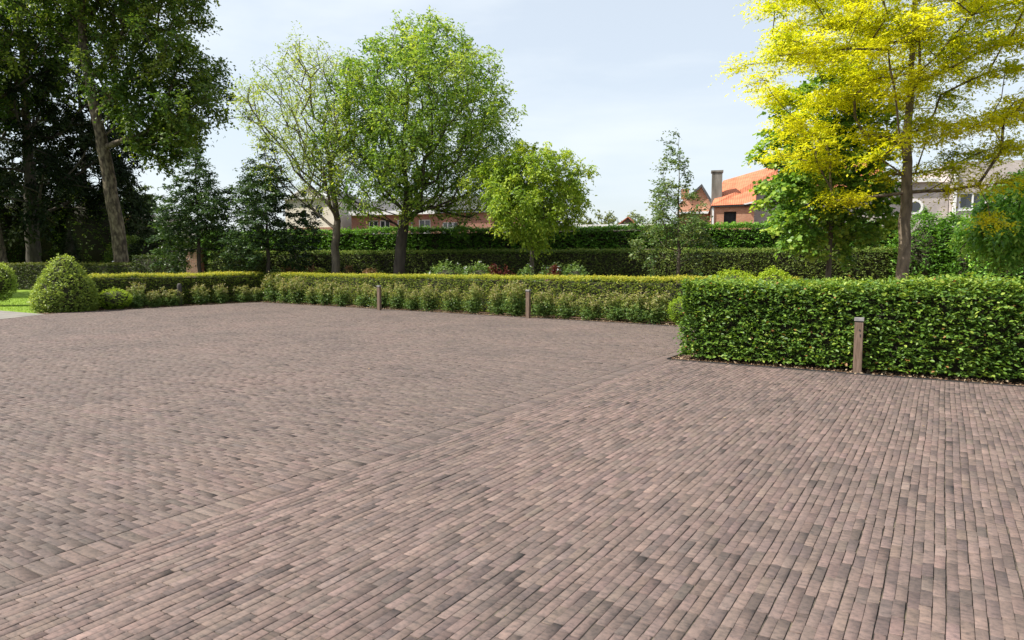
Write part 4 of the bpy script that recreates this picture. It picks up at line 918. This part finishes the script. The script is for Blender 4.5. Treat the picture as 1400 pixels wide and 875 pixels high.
rf = MB(); zr = Z(288.0); za = Z(262)
rf.poly([(X(480)-.2, -.3, zr), (X(714), -.3, zr), (X(714), 9.3, zr), (X(480)-.2, 9.3, zr), (X(495), 4.5, za), (X(690), 4.5, za)], [(0, 1, 5, 4), (1, 2, 5), (2, 3, 4, 5), (3, 0, 4), (3, 2, 1, 0)]); rf.build('roof', M['slate'], h.t)

# low garages and gable between trees
h = House('garage', 'low flat-roofed garage with thin white roof edge above the far hedge', 800, 45, cat='garage')
X, Z = h.X, h.Z
MB().box(X(735), X(922), 0, 5, 0, Z(311.5)).build('wall', M['brick_grey'], h.t)
MB().box(X(733), X(925), -.2, 5.2, Z(311), Z(307.5)).build('roof_edge', M['white_paint'], h.t)
MB().box(X(774), X(788), .4, 1.4, Z(309.5), Z(304.5)).build('roof_vent', M['white_paint'], h.t)
h = House('grey_shed', 'dark grey roofed shed behind the flat garage', 820, 60, cat='shed')
X, Z = h.X, h.Z
MB().box(X(797), X(841), 0, 5, 0, Z(309)).build('wall', M['brick_grey'], h.t)
MB().poly([(X(795), -.2, Z(309)), (X(842), -.2, Z(309)), (X(842), 5, Z(309)), (X(795), 5, Z(309)), (X(798), 2.5, Z(304.5)), (X(839), 2.5, Z(304.5))], [(0, 1, 5, 4), (1, 2, 5), (2, 3, 4, 5), (3, 0, 4), (3, 2, 1, 0)]).build('roof', M['lead'], h.t)
h = House('gabled_house', 'small distant house showing a brown gable above the flat garage', 856, 75)
X, Z = h.X, h.Z
MB().extrude([(X(843), 0), (X(869), 0), (X(869), Z(308)), (X(858), Z(297.5)), (X(843), Z(308))], 0, 6).build('wall', M['brown_tile'], h.t)
MB().extrude([(X(841), Z(309)), (X(858), Z(296.2)), (X(871), Z(309)), (X(870), Z(309.4)), (X(858), Z(297.6)), (X(842.5), Z(309.4))], -.3, 6.3).build('roof', M['tile'], h.t)

# orange-roofed brick house
h = House('orange_roof_house', 'brick house with orange tiled roof and tall grey chimney', 1010, 39.4)
X, Z = h.X, h.Z
hole = (X(988), X(1005), Z(312), Z(289))
MB().wall(X(973), X(1029), 0, Z(282), 0, .3, [hole]).build('wall', M['brick_orange'], h.t)
MB().box(X(973.2), X(1029), .3, 9, 0, Z(282)).build('house_body', M['brick_orange'], h.t)
h.window(*hole, cols=1, rows=1, fm='dark_void', glass='dark_void', depth=.15)
MB().box(X(972), X(974.5), -.06, .0, 0, Z(281)).build('downpipe', M['white_paint'], h.t)
MB().box(X(970), X(1029), -.14, -.02, Z(282.4), Z(280.8)).build('gutter', M['dark_iron'], h.t)
PT = h.PT
e0, e1 = PT(970.5, 281, -.15), PT(1031, 278.5, -.15)
m1, m2 = PT(1031, 256, 2.2), PT(1210, 256, 2.2); r0, r1, r2 = PT(986, 247, 4.2), PT(1080, 219, 5.2), PT(1195, 219, 5.2)
k0, k1, k2 = (e0[0]-.1, 9.5, e0[2]), (r1[0], 11, m1[2]-1), (m2[0], 11, m1[2]-1)
rf = MB(); rf.poly([e0, e1, m1, m2, r0, r1, r2, k0, k1, k2], [(0, 1, 2), (0, 2, 5), (0, 5, 4), (2, 3, 6, 5), (0, 4, 7), (4, 5, 8, 7), (5, 6, 9, 8), (3, 9, 6)]); rfo = rf.build('roof', M['tile'], h.t)
cx0, cx1 = PT(970.5, 0, 1.3)[0], PT(984.5, 0, 1.3)[0]; zc = PT(977, 236, 1.3)[2]
ch = MB(); ch.box(cx0, cx1, 1.0, 1.7, 3.2, zc); ch.box(cx0-.05, cx1+.05, .95, 1.75, zc, zc+.1); ch.build('chimney', M['concrete'], rfo)
v = MB(); v.extrude([(X(1013), Z(279.5)), (X(1029), Z(275.5)), (X(1029), Z(278)), (X(1016), Z(280.4))], -.26, -.16); v.build('verge_board', M['white_paint'], h.t)
h2 = House('slate_gable_house', 'small dark gabled house partly hidden by the young slender oak', 950, 62)
X, Z = h2.X, h2.Z
MB().extrude([(X(925), 0), (X(972), 0), (X(972), Z(280)), (X(956), Z(254)), (X(938), Z(268)), (X(925), Z(280))], 0, 6).build('wall', M['brick_orange'], h2.t)
MB().extrude([(X(936), Z(271)), (X(957), Z(252)), (X(975), Z(281)), (X(972), Z(282)), (X(956.5), Z(256)), (X(938), Z(272.5))], -.3, 6.3).build('roof', M['slate'], h2.t)
MB().box(X(929), X(940), 1, 1.8, Z(270), Z(256)).build('chimney', M['brick_red'], h2.t)
MB().box(X(922), X(972), -.8, -.002, Z(293), Z(290)).build('canopy', M['white_paint'], h2.t)

# grey painted building
h = House('grey_house', 'long grey painted brick building with white trim and a round window behind the golden tree', 1200, 40)
X, Z = h.X, h.Z
wa = (X(1052), X(1088), Z(322), Z(298))
MB().wall(X(1029.5), X(1292), 0, Z(256), 0, .3, [wa]).build('wall', M['brick_grey'], h.t)
MB().box(X(1029.6), X(1292), .3, 8, 0, Z(257)).build('house_body', M['brick_grey'], h.t)
h.window(*wa, cols=2, rows=1, fw=.1)
MB().box(X(1028), X(1110), -.3, .3, Z(257), Z(253)).build('fascia', M['white_paint'], h.t)
MB().box(X(1205), X(1276), -.3, .3, Z(251), Z(246)).build('fascia', M['white_paint'], h.t)
MB().box(X(1110.2), X(1292), -.02, 8, Z(256), Z(251)).build('parapet', M['brick_grey'], h.t)
rw = MB().lathe([(.42, 0), (.42, .05), (.3, .05), (.3, .0)], n=28).build('round_window', M['white_paint'], h.t); rw.location = (X(1247), -.002, Z(284)); rw.rotation_euler = (rad(90), 0, 0)
MB().lathe([(.295, .01), (.295, .03)], n=28).build('pane', M['glass'], rw)
MB().box(X(1295), X(1299), -.45, -.33, 0, Z(240)).build('downpipe', M['white_paint'], h.t)
wb = (X(1303), X(1342), Z(289), Z(266))
MB().wall(X(1293), X(1460), 0, Z(226), -.32, .0, [wb]).box(X(1293), X(1460), .01, 8, 0, Z(226)).build('side_wing', M['brick_grey'], h.t)
h.window(*wb, y=-.32, cols=2, rows=1, fw=.1)
MB().box(X(1301), X(1346), -.4, -.322, Z(291), Z(289)).build('window_sill', M['white_paint'], h.t)
sk = MB().poly([(0, 0, 0), (1.1, 0, 0), (1.1, .8, .9), (0, .8, .9), (0, .02, -.06), (1.1, .02, -.06), (1.1, .82, .84), (0, .82, .84)], [(0, 1, 2, 3), (7, 6, 5, 4), (0, 4, 5, 1), (1, 5, 6, 2), (2, 6, 7, 3), (3, 7, 4, 0)]).build('skylight', M['glass_sky'], rfo)
sk.location = ((1058-1010)/F*39.4+.3, 2.6, hz(252, 42))
# second orange roof behind
h = House('orange_roof_house', 'orange tiled roof showing above the grey building behind the golden tree', 1165, 60)
X, Z = h.X, h.Z
MB().box(X(1110), X(1195), 0, 8, 0, Z(256)).build('wall', M['brick_orange'], h.t)
MB().poly([(X(1105), -.3, Z(256)), (X(1200), -.3, Z(256)), (X(1200), 8.3, Z(256)), (X(1105), 8.3, Z(256)), (X(1112), 4, Z(228)), (X(1172), 4, Z(228))], [(0, 1, 5, 4), (1, 2, 5), (2, 3, 4, 5), (3, 0, 4), (3, 2, 1, 0)]).build('roof', M['tile'], h.t)

# outbuilding at left
h = House('brown_roof_house', 'low house with grey-brown pitched roof behind the left oak', 205, 62)
X, Z = h.X, h.Z
MB().extrude([(X(178), 0), (X(236), 0), (X(236), Z(322)), (X(214), Z(304.5)), (X(198), Z(322)), (X(178), Z(322))], 0, 7).build('wall', M['concrete'], h.t)
MB().poly([(X(174), -.3, Z(322)), (X(191), -.3, Z(322)), (X(214.5), -.3, Z(302)), (X(182), -.3, Z(303)), (X(174), 7, Z(322)), (X(182), 7, Z(303)), (X(214.5), 7, Z(302)), (X(191), 7, Z(322))], [(0, 1, 2, 3), (4, 5, 6, 7), (3, 2, 6, 5), (0, 3, 5, 4), (1, 7, 6, 2), (0, 4, 7, 1)]).build('roof', M['brown_tile'], h.t)
h = House('red_brick_house', 'sliver of red brick house left of the grey-brown roof', 182, 75)
X, Z = h.X, h.Z
MB().extrude([(X(170), 0), (X(190), 0), (X(190), Z(303)), (X(181), Z(293)), (X(170), Z(303))], 0, 7).build('wall', M['brick_red'], h.t)
MB().extrude([(X(168), Z(304)), (X(181), Z(291.5)), (X(192), Z(304)), (X(191), Z(304.5)), (X(181), Z(293.2)), (X(169), Z(304.5))], -.3, 7.3).build('roof', M['brown_tile'], h.t)
